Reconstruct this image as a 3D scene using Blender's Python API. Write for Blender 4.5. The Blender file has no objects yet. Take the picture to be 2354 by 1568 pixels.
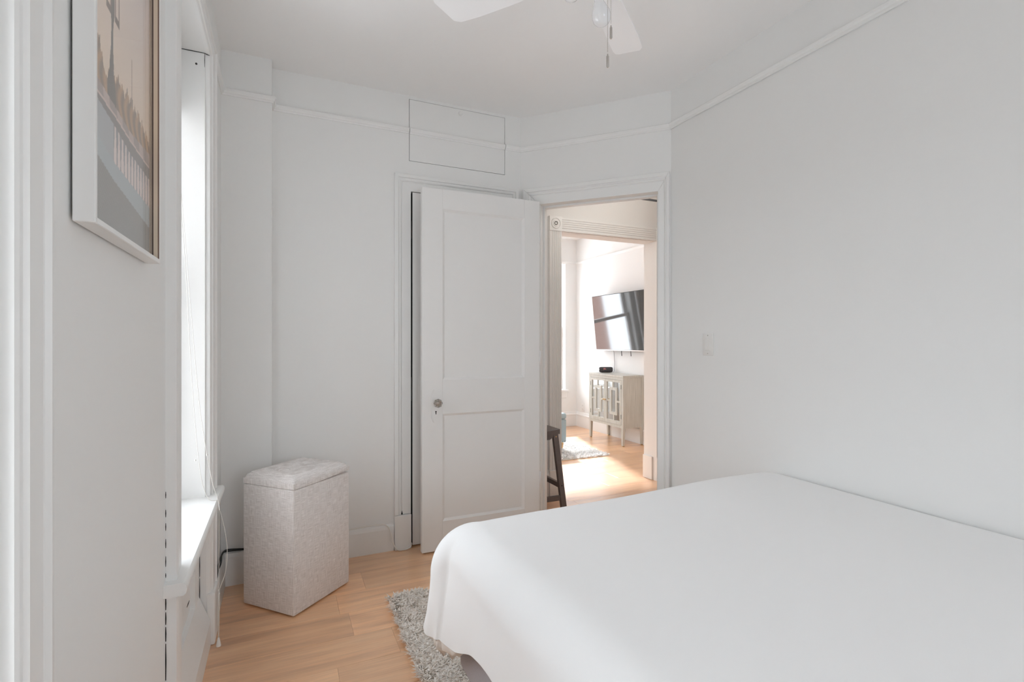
import bpy, bmesh, math, random
import numpy as np
from mathutils import Vector, Matrix

random.seed(7)
rng = np.random.default_rng(7)
SC = bpy.context.scene
C = SC.collection
PI = math.pi

# ------------------------------------------------------------------ camera
cam_d = bpy.data.cameras.new('camera')
cam = bpy.data.objects.new('camera', cam_d)
C.objects.link(cam)
cam_d.sensor_width = 36.0
cam_d.lens = 36.0 * 1170.0 / 2354.0
cam_d.clip_start = 0.02
cam.location = (0, 0, 1.2)
cam.rotation_euler = (PI / 2, 0, -math.atan(532.0 / 1170.0))
SC.camera = cam

# ------------------------------------------------------------------ daylight and exposure
WORLD = 8.0
world = bpy.data.worlds.new('overcast_sky')
SC.world = world
world.use_nodes = True
bg = world.node_tree.nodes['Background']
bg.inputs[0].default_value = (0.88, 0.94, 1.0, 1)
bg.inputs[1].default_value = WORLD
SC.view_settings.view_transform = 'Standard'
SC.view_settings.look = 'None'
SC.view_settings.gamma = 1.0
SC.view_settings.use_curve_mapping = False
SC.view_settings.exposure = 0.0
try:
    SC.cycles.max_bounces = 16
    SC.cycles.diffuse_bounces = 9
    SC.cycles.glossy_bounces = 4
    SC.cycles.transparent_max_bounces = 12
    SC.cycles.sample_clamp_indirect = 12.0
except Exception:
    pass

# low sun from the street side, shining through the living room's far windows only
sun_d = bpy.data.lights.new('sun', 'SUN')
sun_d.energy = 8.0
sun_d.angle = math.radians(3.0)
sun_d.color = (0.97, 0.97, 1.0)
sun = bpy.data.objects.new('sun', sun_d)
C.objects.link(sun)
sun.location = (5, 20, 14)
sun.rotation_euler = Vector((-0.20, -0.78, -0.60)).to_track_quat('-Z', 'Y').to_euler()


def portal(name, loc, rot, sx, sy):
    """sky portal: guides the sampling of the sky through a wall opening, gives off no light of its own"""
    d = bpy.data.lights.new(name, 'AREA')
    d.shape = 'RECTANGLE'
    d.size = sx
    d.size_y = sy
    d.cycles.is_portal = True
    o = bpy.data.objects.new(name, d)
    C.objects.link(o)
    o.location = loc
    o.rotation_euler = rot
    return o


YREAR = -1.30
# area lights shine along local -Z
portal('window_portal_far', (-0.485, 1.985, 1.46), (0, -PI / 2, 0), 1.75, 0.70)
portal('window_portal_near', (-0.485, 0.49, 1.46), (0, -PI / 2, 0), 1.75, 0.44)
portal('living_portal_right', (3.13, 6.40, 1.40), (-PI / 2, 0, 0), 1.06, 1.80)
portal('living_portal_left', (1.70, 6.42, 1.40), (-PI / 2, 0, 0), 0.60, 1.80)
portal('living_portal_side', (0.16, 4.50, 1.40), (0, -PI / 2, 0), 1.80, 0.60)
portal('rear_portal', (0.95, YREAR - 0.13, 1.35), (PI / 2, 0, 0), 0.80, 0.80)

# ------------------------------------------------------------------ materials
MATS = {}


def nmat(name):
    m = bpy.data.materials.new(name)
    m.use_nodes = True
    nt = m.node_tree
    b = nt.nodes['Principled BSDF']
    MATS[name] = m
    return m, nt, b


def plain(name, col, rough=0.5, metal=0.0, bump=0.0, bscale=60.0, var=0.0, spec=None):
    m, nt, b = nmat(name)
    b.inputs['Roughness'].default_value = rough
    b.inputs['Metallic'].default_value = metal
    if spec is not None:
        b.inputs['Specular IOR Level'].default_value = spec
    tc = nt.nodes.new('ShaderNodeTexCoord')
    nz = nt.nodes.new('ShaderNodeTexNoise')
    nz.inputs['Scale'].default_value = bscale
    nz.inputs['Detail'].default_value = 3
    nt.links.new(tc.outputs['Object'], nz.inputs['Vector'])
    cr = nt.nodes.new('ShaderNodeValToRGB')
    cr.color_ramp.elements[0].color = tuple(c * (1 - var) for c in col) + (1,)
    cr.color_ramp.elements[1].color = tuple(min(1, c * (1 + var)) for c in col) + (1,)
    nt.links.new(nz.outputs['Fac'], cr.inputs['Fac'])
    nt.links.new(cr.outputs['Color'], b.inputs['Base Color'])
    if bump > 0:
        bp = nt.nodes.new('ShaderNodeBump')
        bp.inputs['Strength'].default_value = bump
        bp.inputs['Distance'].default_value = 0.002
        nt.links.new(nz.outputs['Fac'], bp.inputs['Height'])
        nt.links.new(bp.outputs['Normal'], b.inputs['Normal'])
    return m


WALL = plain('wall_paint', (0.83, 0.83, 0.82), 0.65, bump=0.08, bscale=90, var=0.004)
CEIL = plain('ceiling_paint', (0.90, 0.895, 0.89), 0.75, bump=0.05, bscale=60, var=0.004)
TRIM = plain('trim_gloss_paint', (0.84, 0.84, 0.83), 0.38, bump=0.06, bscale=40, var=0.004)
DOORP = plain('door_paint', (0.84, 0.835, 0.825), 0.42, bump=0.06, bscale=40, var=0.004)
DARK = plain('joint_shade', (0.012, 0.011, 0.01), 0.9)
METAL = plain('brushed_nickel', (0.55, 0.52, 0.49), 0.32, metal=1.0)
BRASS = plain('antique_brass', (0.62, 0.43, 0.22), 0.3, metal=1.0)
STEELD = plain('dark_iron', (0.05, 0.045, 0.04), 0.45, metal=0.6)
BLACK = plain('black_metal', (0.015, 0.015, 0.016), 0.4)
CORDW = plain('white_cord', (0.82, 0.80, 0.76), 0.6)
CORDB = plain('black_cable', (0.03, 0.035, 0.035), 0.5)
PLAST = plain('white_plastic', (0.80, 0.79, 0.77), 0.35)
FANW = plain('white_fan', (0.94, 0.94, 0.945), 0.35)
STOOLM = plain('dark_brown_wood', (0.16, 0.138, 0.135), 0.40, bump=0.1, bscale=30, var=0.15)
BLUEF = plain('pale_blue_fabric', (0.36, 0.47, 0.52), 0.9, bump=0.3, bscale=300, var=0.06)
OAKLEG = plain('honey_wood', (0.66, 0.42, 0.20), 0.4, bump=0.05, bscale=30, var=0.12)
BEDF = plain('grey_upholstery', (0.42, 0.40, 0.42), 0.9, bump=0.4, bscale=260, var=0.12)
SHEET = plain('cream_cotton', (0.84, 0.81, 0.77), 0.8)
SPKM = plain('charcoal_mesh', (0.055, 0.055, 0.06), 0.8, bump=0.6, bscale=420, var=0.2)
PINKL = plain('coral_logo', (0.62, 0.22, 0.22), 0.5)
CURT = plain('white_curtain', (0.82, 0.82, 0.81), 0.9, var=0.01)
STONE = plain('stone_lintel', (0.45, 0.42, 0.39), 0.8, var=0.08)


def duvet_mat():
    m, nt, b = nmat('white_duvet_cotton')
    b.inputs['Base Color'].default_value = (0.90, 0.90, 0.90, 1)
    b.inputs['Roughness'].default_value = 0.85
    b.inputs['Specular IOR Level'].default_value = 0.2
    tc = nt.nodes.new('ShaderNodeTexCoord')
    wv = nt.nodes.new('ShaderNodeTexNoise')
    wv.inputs['Scale'].default_value = 900
    bp = nt.nodes.new('ShaderNodeBump')
    bp.inputs['Strength'].default_value = 0.12
    bp.inputs['Distance'].default_value = 0.001
    nt.links.new(tc.outputs['Object'], wv.inputs['Vector'])
    nt.links.new(wv.outputs['Fac'], bp.inputs['Height'])
    nt.links.new(bp.outputs['Normal'], b.inputs['Normal'])
    return m


DUVET = duvet_mat()


def wood_floor():
    m, nt, b = nmat('oak_plank')
    N = nt.nodes.new
    L = nt.links.new
    tc = N('ShaderNodeTexCoord')
    oi = N('ShaderNodeObjectInfo')
    mul = N('ShaderNodeMath'); mul.operation = 'MULTIPLY'; mul.inputs[1].default_value = 37.0
    L(oi.outputs['Random'], mul.inputs[0])
    cmb = N('ShaderNodeCombineXYZ')
    L(mul.outputs[0], cmb.inputs[0]); L(mul.outputs[0], cmb.inputs[1]); L(mul.outputs[0], cmb.inputs[2])
    add = N('ShaderNodeVectorMath'); add.operation = 'ADD'
    L(tc.outputs['Object'], add.inputs[0]); L(cmb.outputs[0], add.inputs[1])
    mp1 = N('ShaderNodeMapping'); mp1.inputs['Scale'].default_value = (1.6, 14.0, 1.0)
    L(add.outputs[0], mp1.inputs['Vector'])
    n1 = N('ShaderNodeTexNoise'); n1.inputs['Scale'].default_value = 1.0; n1.inputs['Detail'].default_value = 5
    n1.inputs['Roughness'].default_value = 0.55; n1.inputs['Distortion'].default_value = 0.6
    L(mp1.outputs[0], n1.inputs['Vector'])
    mp2 = N('ShaderNodeMapping'); mp2.inputs['Scale'].default_value = (5.0, 120.0, 1.0)
    L(add.outputs[0], mp2.inputs['Vector'])
    n2 = N('ShaderNodeTexNoise'); n2.inputs['Scale'].default_value = 1.0; n2.inputs['Detail'].default_value = 4
    L(mp2.outputs[0], n2.inputs['Vector'])
    cr = N('ShaderNodeValToRGB')
    e = cr.color_ramp.elements
    e[0].position = 0.28; e[0].color = (0.62, 0.33, 0.165, 1)
    e[1].position = 0.72; e[1].color = (0.95, 0.60, 0.34, 1)
    e2 = cr.color_ramp.elements.new(0.48); e2.color = (0.84, 0.48, 0.25, 1)
    L(n1.outputs['Fac'], cr.inputs['Fac'])
    gr = N('ShaderNodeValToRGB')
    gr.color_ramp.elements[0].position = 0.3; gr.color_ramp.elements[0].color = (0.88, 0.86, 0.84, 1)
    gr.color_ramp.elements[1].position = 0.65; gr.color_ramp.elements[1].color = (1.05, 1.04, 1.02, 1)
    L(n2.outputs['Fac'], gr.inputs['Fac'])
    mx = N('ShaderNodeMixRGB'); mx.blend_type = 'MULTIPLY'; mx.inputs[0].default_value = 1.0
    L(cr.outputs[0], mx.inputs[1]); L(gr.outputs[0], mx.inputs[2])
    tone = N('ShaderNodeMapRange')
    tone.inputs['To Min'].default_value = 0.86; tone.inputs['To Max'].default_value = 1.14
    L(oi.outputs['Random'], tone.inputs['Value'])
    hs = N('ShaderNodeHueSaturation')
    hs.inputs['Saturation'].default_value = 1.0
    L(tone.outputs[0], hs.inputs['Value']); L(mx.outputs[0], hs.inputs['Color'])
    L(hs.outputs[0], b.inputs['Base Color'])
    b.inputs['Roughness'].default_value = 0.30
    b.inputs['Coat Weight'].default_value = 1.0
    b.inputs['Coat Roughness'].default_value = 0.34
    b.inputs['Coat IOR'].default_value = 1.75
    b.inputs['Specular IOR Level'].default_value = 0.9
    bp = N('ShaderNodeBump'); bp.inputs['Strength'].default_value = 0.15; bp.inputs['Distance'].default_value = 0.001
    L(n2.outputs['Fac'], bp.inputs['Height']); L(bp.outputs[0], b.inputs['Normal'])
    return m


PLANK = wood_floor()


def linen():
    m, nt, b = nmat('greige_linen')
    N = nt.nodes.new
    L = nt.links.new
    tc = N('ShaderNodeTexCoord')
    outs = []
    for sc in ((420, 420, 22), (26, 26, 420)):
        mp = N('ShaderNodeMapping'); mp.inputs['Scale'].default_value = sc
        L(tc.outputs['Object'], mp.inputs['Vector'])
        n = N('ShaderNodeTexNoise'); n.inputs['Scale'].default_value = 1.0; n.inputs['Detail'].default_value = 3
        L(mp.outputs[0], n.inputs['Vector'])
        outs.append(n)
    ad = N('ShaderNodeMath'); ad.operation = 'ADD'
    L(outs[0].outputs['Fac'], ad.inputs[0]); L(outs[1].outputs['Fac'], ad.inputs[1])
    cr = N('ShaderNodeValToRGB')
    cr.color_ramp.elements[0].position = 0.36; cr.color_ramp.elements[0].color = (0.64, 0.60, 0.58, 1)
    cr.color_ramp.elements[1].position = 0.66; cr.color_ramp.elements[1].color = (0.96, 0.93, 0.92, 1)
    hf = N('ShaderNodeMath'); hf.operation = 'MULTIPLY'; hf.inputs[1].default_value = 0.5
    L(ad.outputs[0], hf.inputs[0]); L(hf.outputs[0], cr.inputs['Fac'])
    L(cr.outputs[0], b.inputs['Base Color'])
    b.inputs['Roughness'].default_value = 0.92
    b.inputs['Specular IOR Level'].default_value = 0.15
    bp = N('ShaderNodeBump'); bp.inputs['Strength'].default_value = 0.3; bp.inputs['Distance'].default_value = 0.001
    L(hf.outputs[0], bp.inputs['Height']); L(bp.outputs[0], b.inputs['Normal'])
    return m


LINEN = linen()


def cabinet_wood():
    m, nt, b = nmat('silver_washed_wood')
    N = nt.nodes.new
    L = nt.links.new
    tc = N('ShaderNodeTexCoord')
    mp = N('ShaderNodeMapping'); mp.inputs['Scale'].default_value = (90, 90, 4)
    L(tc.outputs['Object'], mp.inputs['Vector'])
    n = N('ShaderNodeTexNoise'); n.inputs['Scale'].default_value = 1.0; n.inputs['Detail'].default_value = 4
    L(mp.outputs[0], n.inputs['Vector'])
    cr = N('ShaderNodeValToRGB')
    cr.color_ramp.elements[0].position = 0.3; cr.color_ramp.elements[0].color = (0.46, 0.45, 0.40, 1)
    cr.color_ramp.elements[1].position = 0.7; cr.color_ramp.elements[1].color = (0.60, 0.59, 0.54, 1)
    L(n.outputs['Fac'], cr.inputs['Fac']); L(cr.outputs[0], b.inputs['Base Color'])
    b.inputs['Roughness'].default_value = 0.33
    return m


CABW = cabinet_wood()


def mirror_mat():
    m, nt, b = nmat('mirror_glass')
    b.inputs['Base Color'].default_value = (0.80, 0.82, 0.82, 1)
    b.inputs['Metallic'].default_value = 1.0
    b.inputs['Roughness'].default_value = 0.04
    return m


MIRROR = mirror_mat()


def screen_mat():
    m, nt, b = nmat('dark_glossy_screen')
    b.inputs['Base Color'].default_value = (0.012, 0.012, 0.013, 1)
    b.inputs['Roughness'].default_value = 0.06
    b.inputs['Specular IOR Level'].default_value = 1.0
    b.inputs['Coat Weight'].default_value = 0.45
    b.inputs['Coat Roughness'].default_value = 0.04
    b.inputs['Coat IOR'].default_value = 1.8
    return m


SCREEN = screen_mat()


def pane_mat(name='window_glass', f1=0.96, f0=0.04):
    m = bpy.data.materials.new(name)
    m.use_nodes = True
    nt = m.node_tree
    nt.nodes.clear()
    out = nt.nodes.new('ShaderNodeOutputMaterial')
    mix = nt.nodes.new('ShaderNodeMixShader')
    tr = nt.nodes.new('ShaderNodeBsdfTransparent')
    gl = nt.nodes.new('ShaderNodeBsdfGlossy')
    gl.inputs['Roughness'].default_value = 0.01
    lw = nt.nodes.new('ShaderNodeLayerWeight')          # Schlick reflectance, the same from both sides of the sheet
    lw.inputs['Blend'].default_value = 0.5
    pw = nt.nodes.new('ShaderNodeMath'); pw.operation = 'POWER'; pw.inputs[1].default_value = 5.0
    ma = nt.nodes.new('ShaderNodeMath'); ma.operation = 'MULTIPLY_ADD'; ma.inputs[1].default_value = f1; ma.inputs[2].default_value = f0
    nt.links.new(lw.outputs['Facing'], pw.inputs[0])
    nt.links.new(pw.outputs[0], ma.inputs[0])
    nt.links.new(ma.outputs[0], mix.inputs[0])
    nt.links.new(tr.outputs[0], mix.inputs[1])
    nt.links.new(gl.outputs[0], mix.inputs[2])
    nt.links.new(mix.outputs[0], out.inputs[0])
    return m


PANE = pane_mat()
ARGLASS = pane_mat('anti_reflective_glass', 0.25, 0.01)


def crystal():
    m, nt, b = nmat('cut_glass')
    b.inputs['Base Color'].default_value = (0.93, 0.90, 0.87, 1)
    b.inputs['Roughness'].default_value = 0.02
    b.inputs['Transmission Weight'].default_value = 1.0
    b.inputs['IOR'].default_value = 1.5
    return m


CRYSTAL = crystal()


def bulb_mat():
    m, nt, b = nmat('opal_bulb_glass')
    b.inputs['Base Color'].default_value = (0.86, 0.86, 0.87, 1)
    b.inputs['Roughness'].default_value = 0.12
    b.inputs['Coat Weight'].default_value = 0.5
    return m


BULB = bulb_mat()


def pile_mat(name, lo, hi):
    m, nt, b = nmat(name)
    N = nt.nodes.new
    L = nt.links.new
    tc = N('ShaderNodeTexCoord')
    n = N('ShaderNodeTexNoise'); n.inputs['Scale'].default_value = 90; n.inputs['Detail'].default_value = 4
    L(tc.outputs['Object'], n.inputs['Vector'])
    cr = N('ShaderNodeValToRGB')
    cr.color_ramp.elements[0].position = 0.35; cr.color_ramp.elements[0].color = lo + (1,)
    cr.color_ramp.elements[1].position = 0.62; cr.color_ramp.elements[1].color = hi + (1,)
    L(n.outputs['Fac'], cr.inputs['Fac']); L(cr.outputs[0], b.inputs['Base Color'])
    b.inputs['Roughness'].default_value = 0.95
    b.inputs['Specular IOR Level'].default_value = 0.1
    tr = N('ShaderNodeBsdfTranslucent'); L(cr.outputs[0], tr.inputs['Color'])
    mx = N('ShaderNodeMixShader'); mx.inputs[0].default_value = 0.15
    L(b.outputs[0], mx.inputs[1]); L(tr.outputs[0], mx.inputs[2])
    L(mx.outputs[0], nt.nodes['Material Output'].inputs[0])
    return m


PILE_G = pile_mat('grey_shag_yarn', (0.76, 0.68, 0.60), (0.98, 0.95, 0.91))
PILE_W = pile_mat('white_shag_yarn', (0.84, 0.84, 0.83), (0.95, 0.95, 0.94))


def vcol_mat():
    m, nt, b = nmat('printed_photograph')
    at = nt.nodes.new('ShaderNodeAttribute')
    at.attribute_name = 'print_colour'
    nt.links.new(at.outputs['Color'], b.inputs['Base Color'])
    b.inputs['Roughness'].default_value = 0.45
    return m


PRINT = vcol_mat()


def brick_mat():
    m, nt, b = nmat('brick_wall')
    N = nt.nodes.new
    L = nt.links.new
    tc = N('ShaderNodeTexCoord')
    mp = N('ShaderNodeMapping'); mp.inputs['Rotation'].default_value = (PI / 2, 0, 0)
    L(tc.outputs['Object'], mp.inputs['Vector'])
    br = N('ShaderNodeTexBrick')
    br.inputs['Color1'].default_value = (0.36, 0.19, 0.15, 1)
    br.inputs['Color2'].default_value = (0.44, 0.25, 0.20, 1)
    br.inputs['Mortar'].default_value = (0.5, 0.46, 0.42, 1)
    br.inputs['Scale'].default_value = 4.0
    L(mp.outputs[0], br.inputs['Vector']); L(br.outputs['Color'], b.inputs['Base Color'])
    b.inputs['Roughness'].default_value = 0.9
    return m


BRICK = brick_mat()
LINER = [plain('liner_tan', (0.50, 0.41, 0.33), 0.5), plain('liner_dark', (0.06, 0.035, 0.03), 0.5),
         plain('liner_cream', (0.66, 0.55, 0.43), 0.4), plain('liner_brown', (0.20, 0.12, 0.09), 0.5)]


# ------------------------------------------------------------------ helpers
def link(name, me, parent=None, mat=None, smooth=False):
    o = bpy.data.objects.new(name, me)
    C.objects.link(o)
    if mat is not None and not me.materials:
        me.materials.append(mat)
    if smooth:
        me.polygons.foreach_set('use_smooth', [True] * len(me.polygons))
    if parent is not None:
        o.parent = parent
    return o


def mesh(name, verts, faces, mat, parent=None, smooth=False):
    me = bpy.data.meshes.new(name)
    me.from_pydata([tuple(v) for v in verts], [], faces)
    me.validate()
    bm = bmesh.new(); bm.from_mesh(me)
    bmesh.ops.recalc_face_normals(bm, faces=bm.faces)
    bm.to_mesh(me); bm.free()
    return link(name, me, parent, mat, smooth)


def tag(o, label=None, cat=None, group=None, kind=None):
    if label: o['label'] = label
    if cat: o['category'] = cat
    if group: o['group'] = group
    if kind: o['kind'] = kind
    return o


def empty(name, loc=(0, 0, 0), rz=0.0, parent=None):
    o = bpy.data.objects.new(name, None)
    C.objects.link(o)
    o.empty_display_size = 0.05
    o.location = loc
    o.rotation_euler = (0, 0, rz)
    if parent: o.parent = parent
    return o


class MB:
    """collects shapes, builds ONE mesh object"""
    def __init__(s):
        s.bm = bmesh.new()

    def box(s, x0, x1, y0, y1, z0, z1, bev=0.0, seg=2, M=None):
        r = bmesh.ops.create_cube(s.bm, size=1.0)
        vs = r['verts']
        for v in vs:
            v.co = Vector(((x0 + x1) / 2 + v.co.x * (x1 - x0), (y0 + y1) / 2 + v.co.y * (y1 - y0), (z0 + z1) / 2 + v.co.z * (z1 - z0)))
        if bev > 0:
            es = list({e for v in vs for e in v.link_edges})
            rr = bmesh.ops.bevel(s.bm, geom=es, offset=bev, segments=seg, profile=0.5, affect='EDGES')
            vs = list({v for f in rr['faces'] for v in f.verts} | {v for v in vs if v.is_valid})
        if M is not None:
            for v in vs: v.co = M @ v.co
        return s

    def hexa(s, p):
        """box from 8 points: bottom 4 then top 4"""
        vs = [s.bm.verts.new(q) for q in p]
        for f in ((0, 3, 2, 1), (4, 5, 6, 7), (0, 1, 5, 4), (1, 2, 6, 5), (2, 3, 7, 6), (3, 0, 4, 7)):
            s.bm.faces.new([vs[i] for i in f])
        return s

    def prism(s, poly, ax, a0, a1):
        """polygon (2D) extruded along axis ax (0 x,1 y,2 z)"""
        def P(u, v, a):
            return ((a, u, v), (u, a, v), (u, v, a))[ax]
        A = [s.bm.verts.new(P(u, v, a0)) for u, v in poly]
        B = [s.bm.verts.new(P(u, v, a1)) for u, v in poly]
        n = len(poly)
        s.bm.faces.new(A); s.bm.faces.new(B[::-1])
        for i in range(n):
            s.bm.faces.new([A[i], B[i], B[(i + 1) % n], A[(i + 1) % n]])
        return s

    def lathe(s, prof, n=24, c=(0, 0, 0), axis=(0, 0, 1)):
        q = Vector((0, 0, 1)).rotation_difference(Vector(axis))
        rings = []
        for r, z in prof:
            if r < 1e-6:
                rings.append([s.bm.verts.new(Vector(c) + q @ Vector((0, 0, z)))])
            else:
                rings.append([s.bm.verts.new(Vector(c) + q @ Vector((r * math.cos(2 * PI * k / n), r * math.sin(2 * PI * k / n), z))) for k in range(n)])
        for a, b in zip(rings, rings[1:]):
            if len(a) == 1 and len(b) == 1: continue
            for k in range(n):
                k2 = (k + 1) % n
                if len(a) == 1: s.bm.faces.new([a[0], b[k], b[k2]])
                elif len(b) == 1: s.bm.faces.new([a[k], a[k2], b[0]])
                else: s.bm.faces.new([a[k], a[k2], b[k2], b[k]])
        for R in (rings[0], rings[-1]):
            if len(R) > 1: s.bm.faces.new(R)
        return s

    def tube(s, pts, r, n=8):
        pts = [Vector(p) for p in pts]
        prev = None
        rings = []
        up = Vector((0, 0, 1))
        for i, p in enumerate(pts):
            t = (pts[min(i + 1, len(pts) - 1)] - pts[max(i - 1, 0)]).normalized()
            if prev is None:
                ref = up if abs(t.z) < 0.9 else Vector((1, 0, 0))
                nrm = t.cross(ref).normalized()
            else:
                nrm = (prev - t * prev.dot(t)).normalized()
            prev = nrm
            bn = t.cross(nrm)
            rr = r[i] if isinstance(r, (list, tuple)) else r
            rings.append([s.bm.verts.new(p + (nrm * math.cos(2 * PI * k / n) + bn * math.sin(2 * PI * k / n)) * rr) for k in range(n)])
        for a, b in zip(rings, rings[1:]):
            for k in range(n):
                s.bm.faces.new([a[k], a[(k + 1) % n], b[(k + 1) % n], b[k]])
        s.bm.faces.new(rings[0]); s.bm.faces.new(rings[-1][::-1])
        return s

    def build(s, name, mat, parent=None, smooth=False, angle=None):
        bmesh.ops.recalc_face_normals(s.bm, faces=s.bm.faces)
        me = bpy.data.meshes.new(name)
        s.bm.to_mesh(me); s.bm.free()
        o = link(name, me, parent, mat, smooth)
        if angle is not None:
            me.polygons.foreach_set('use_smooth', [True] * len(me.polygons))
            me.set_sharp_from_angle(angle=math.radians(angle))
        return o


def box(name, x0, x1, y0, y1, z0, z1, mat, parent=None, bev=0.0):
    return MB().box(x0, x1, y0, y1, z0, z1, bev).build(name, mat, parent)


def catmull(pts, k=8):
    P = [Vector(p) for p in pts]
    P = [P[0] * 2 - P[1]] + P + [P[-1] * 2 - P[-2]]
    out = []
    for i in range(1, len(P) - 2):
        for j in range(k):
            t = j / k
            out.append(0.5 * ((2 * P[i]) + (P[i + 1] - P[i - 1]) * t + (2 * P[i - 1] - 5 * P[i] + 4 * P[i + 1] - P[i + 2]) * t * t
                              + (3 * P[i] - P[i - 1] - 3 * P[i + 1] + P[i + 2]) * t ** 3))
    out.append(P[-2])
    return out


def holed_wall(name, O, U, N, L, H, holes, thick, mat=None, a0=0.0, z0=0.0):
    """wall slab whose room face lies through O along U; N points into the room; holes (a0,a1,z0,z1)"""
    O = Vector(O); U = Vector(U).normalized(); N = Vector(N).normalized()
    A = sorted({a0, L} | {h[0] for h in holes} | {h[1] for h in holes})
    Z = sorted({z0, H} | {h[2] for h in holes} | {h[3] for h in holes})
    na, nz = len(A) - 1, len(Z) - 1

    def solid(i, j):
        if i < 0 or j < 0 or i >= na or j >= nz: return False
        ca, cz = (A[i] + A[i + 1]) / 2, (Z[j] + Z[j + 1]) / 2
        return not any(h[0] < ca < h[1] and h[2] < cz < h[3] for h in holes)
    vid = {}
    V = []

    def v(i, j, b):
        k = (i, j, b)
        if k not in vid:
            vid[k] = len(V)
            V.append(O + U * A[i] + Vector((0, 0, Z[j])) - N * (thick if b else 0))
        return vid[k]
    F = []
    for i in range(na):
        for j in range(nz):
            if not solid(i, j): continue
            F.append((v(i, j, 0), v(i + 1, j, 0), v(i + 1, j + 1, 0), v(i, j + 1, 0)))
            F.append((v(i, j, 1), v(i, j + 1, 1), v(i + 1, j + 1, 1), v(i + 1, j, 1)))
            if not solid(i - 1, j): F.append((v(i, j, 0), v(i, j + 1, 0), v(i, j + 1, 1), v(i, j, 1)))
            if not solid(i + 1, j): F.append((v(i + 1, j, 0), v(i + 1, j, 1), v(i + 1, j + 1, 1), v(i + 1, j + 1, 0)))
            if not solid(i, j - 1): F.append((v(i, j, 0), v(i, j, 1), v(i + 1, j, 1), v(i + 1, j, 0)))
            if not solid(i, j + 1): F.append((v(i, j + 1, 0), v(i + 1, j + 1, 0), v(i + 1, j + 1, 1), v(i, j + 1, 1)))
    o = mesh(name, V, F, mat or WALL)
    return tag(o, kind='structure')


def plan_sweep(name, pts, profile, mat, closed_ends=True):
    """profile (d into room, z) swept along plan polyline; room on the right hand of travel"""
    P = [Vector((p[0], p[1])) for p in pts]
    nrm = []
    for a, b in zip(P, P[1:]):
        d = (b - a).normalized()
        nrm.append(Vector((d.y, -d.x)))
    off = []
    for i in range(len(P)):
        if i == 0: off.append(nrm[0])
        elif i == len(P) - 1: off.append(nrm[-1])
        else:
            m = (nrm[i - 1] + nrm[i]).normalized()
            off.append(m / max(0.2, m.dot(nrm[i])))
    V, F = [], []
    n = len(profile)
    for p, o in zip(P, off):
        for d, z in profile:
            q = p + o * d
            V.append((q.x, q.y, z))
    for i in range(len(P) - 1):
        for k in range(n):
            k2 = (k + 1) % n
            F.append((i * n + k, (i + 1) * n + k, (i + 1) * n + k2, i * n + k2))
    if closed_ends:
        F.append(tuple(range(n))); F.append(tuple((len(P) - 1) * n + k for k in range(n))[::-1])
    return mesh(name, V, F, mat)


def casing_u(parent, O, U, N, a0, a1, ztop, prof, zbot, mat=TRIM, wl=1.0, wr=1.0, gap=0.0, names=('side_casing', 'head_casing', 'side_casing'), wt=1.0):
    """three mitred boards around an opening; prof = [(s from the outer edge, proud)]"""
    O = Vector(O); U = Vector(U).normalized(); N = Vector(N).normalized()
    n = len(prof)

    def P(a, z, d): return O + U * a + Vector((0, 0, z)) + N * d

    def board(name, A, B):
        V = A + B
        F = [(k, (k + 1) % n, n + (k + 1) % n, n + k) for k in range(n)]
        F += [tuple(range(n)), tuple(range(2 * n - 1, n - 1, -1))]
        return mesh(name, V, F, mat, parent)
    out = []
    out.append(board(names[0], [P(a0 + s * wl, zbot, d) for s, d in prof], [P(a0 + s * wl, ztop - s * wt - gap, d) for s, d in prof]))
    out.append(board(names[1], [P(a0 + s * wl, ztop - s * wt, d) for s, d in prof], [P(a1 - s * wr, ztop - s * wt, d) for s, d in prof]))
    out.append(board(names[2], [P(a1 - s * wr, zbot, d) for s, d in prof], [P(a1 - s * wr, ztop - s * wt - gap, d) for s, d in prof]))
    return out


# ------------------------------------------------------------------ the room shell
XW = -0.266          # face of the window wall
YB = 2.95            # face of the back wall
YBUMP = 2.86
XR = 2.03            # face of the right wall
YREAR = -1.30
ZC = 2.63
C1 = Vector((1.402, YB)); C2 = Vector((2.027, 2.272))
DU = (C2 - C1).normalized()
DN = Vector((-DU.y, DU.x)) * -1           # into the bedroom
if DN.dot(-C1) < 0: DN = -DN
DL = (C2 - C1).length
SILL = 0.59
WHEAD = 2.325

tag(holed_wall('wall_left', (XW, 0, 0), (0, 1, 0), (1, 0, 0), 3.10, ZC,
               [(1.65, 2.32, 0, WHEAD), (0.28, 0.70, 0, WHEAD)], 0.30, a0=YREAR - 0.1))
box('wall_left_bump', XW - 0.02, -0.040, YBUMP, YB + 0.05, 0, ZC, WALL)['kind'] = 'structure'
tag(holed_wall('wall_back', (0, YB, 0), (1, 0, 0), (0, -1, 0), 1.46, ZC,
               [(0.69, 1.285, 0, 2.080), (0.682, 1.292, 2.250, 2.612)], 0.11, a0=-0.30))
tag(holed_wall('wall_angled', (C1.x, C1.y, 0), (DU.x, DU.y, 0), (DN.x, DN.y, 0), DL + 0.06, ZC,
               [(0.137, 0.8545, 0, 2.06)], 0.12, a0=-0.02))
box('wall_right', XR, XR + 0.12, YREAR - 0.1, 2.31, 0, ZC, WALL)['kind'] = 'structure'
holed_wall('wall_rear', (0, YREAR, 0), (1, 0, 0), (0, 1, 0), XR + 0.1, ZC, [(0.55, 1.35, 0.95, 1.75)], 0.12, a0=XW - 0.2)  # unglazed opening added behind the camera as soft fill for the bedroom
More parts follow.
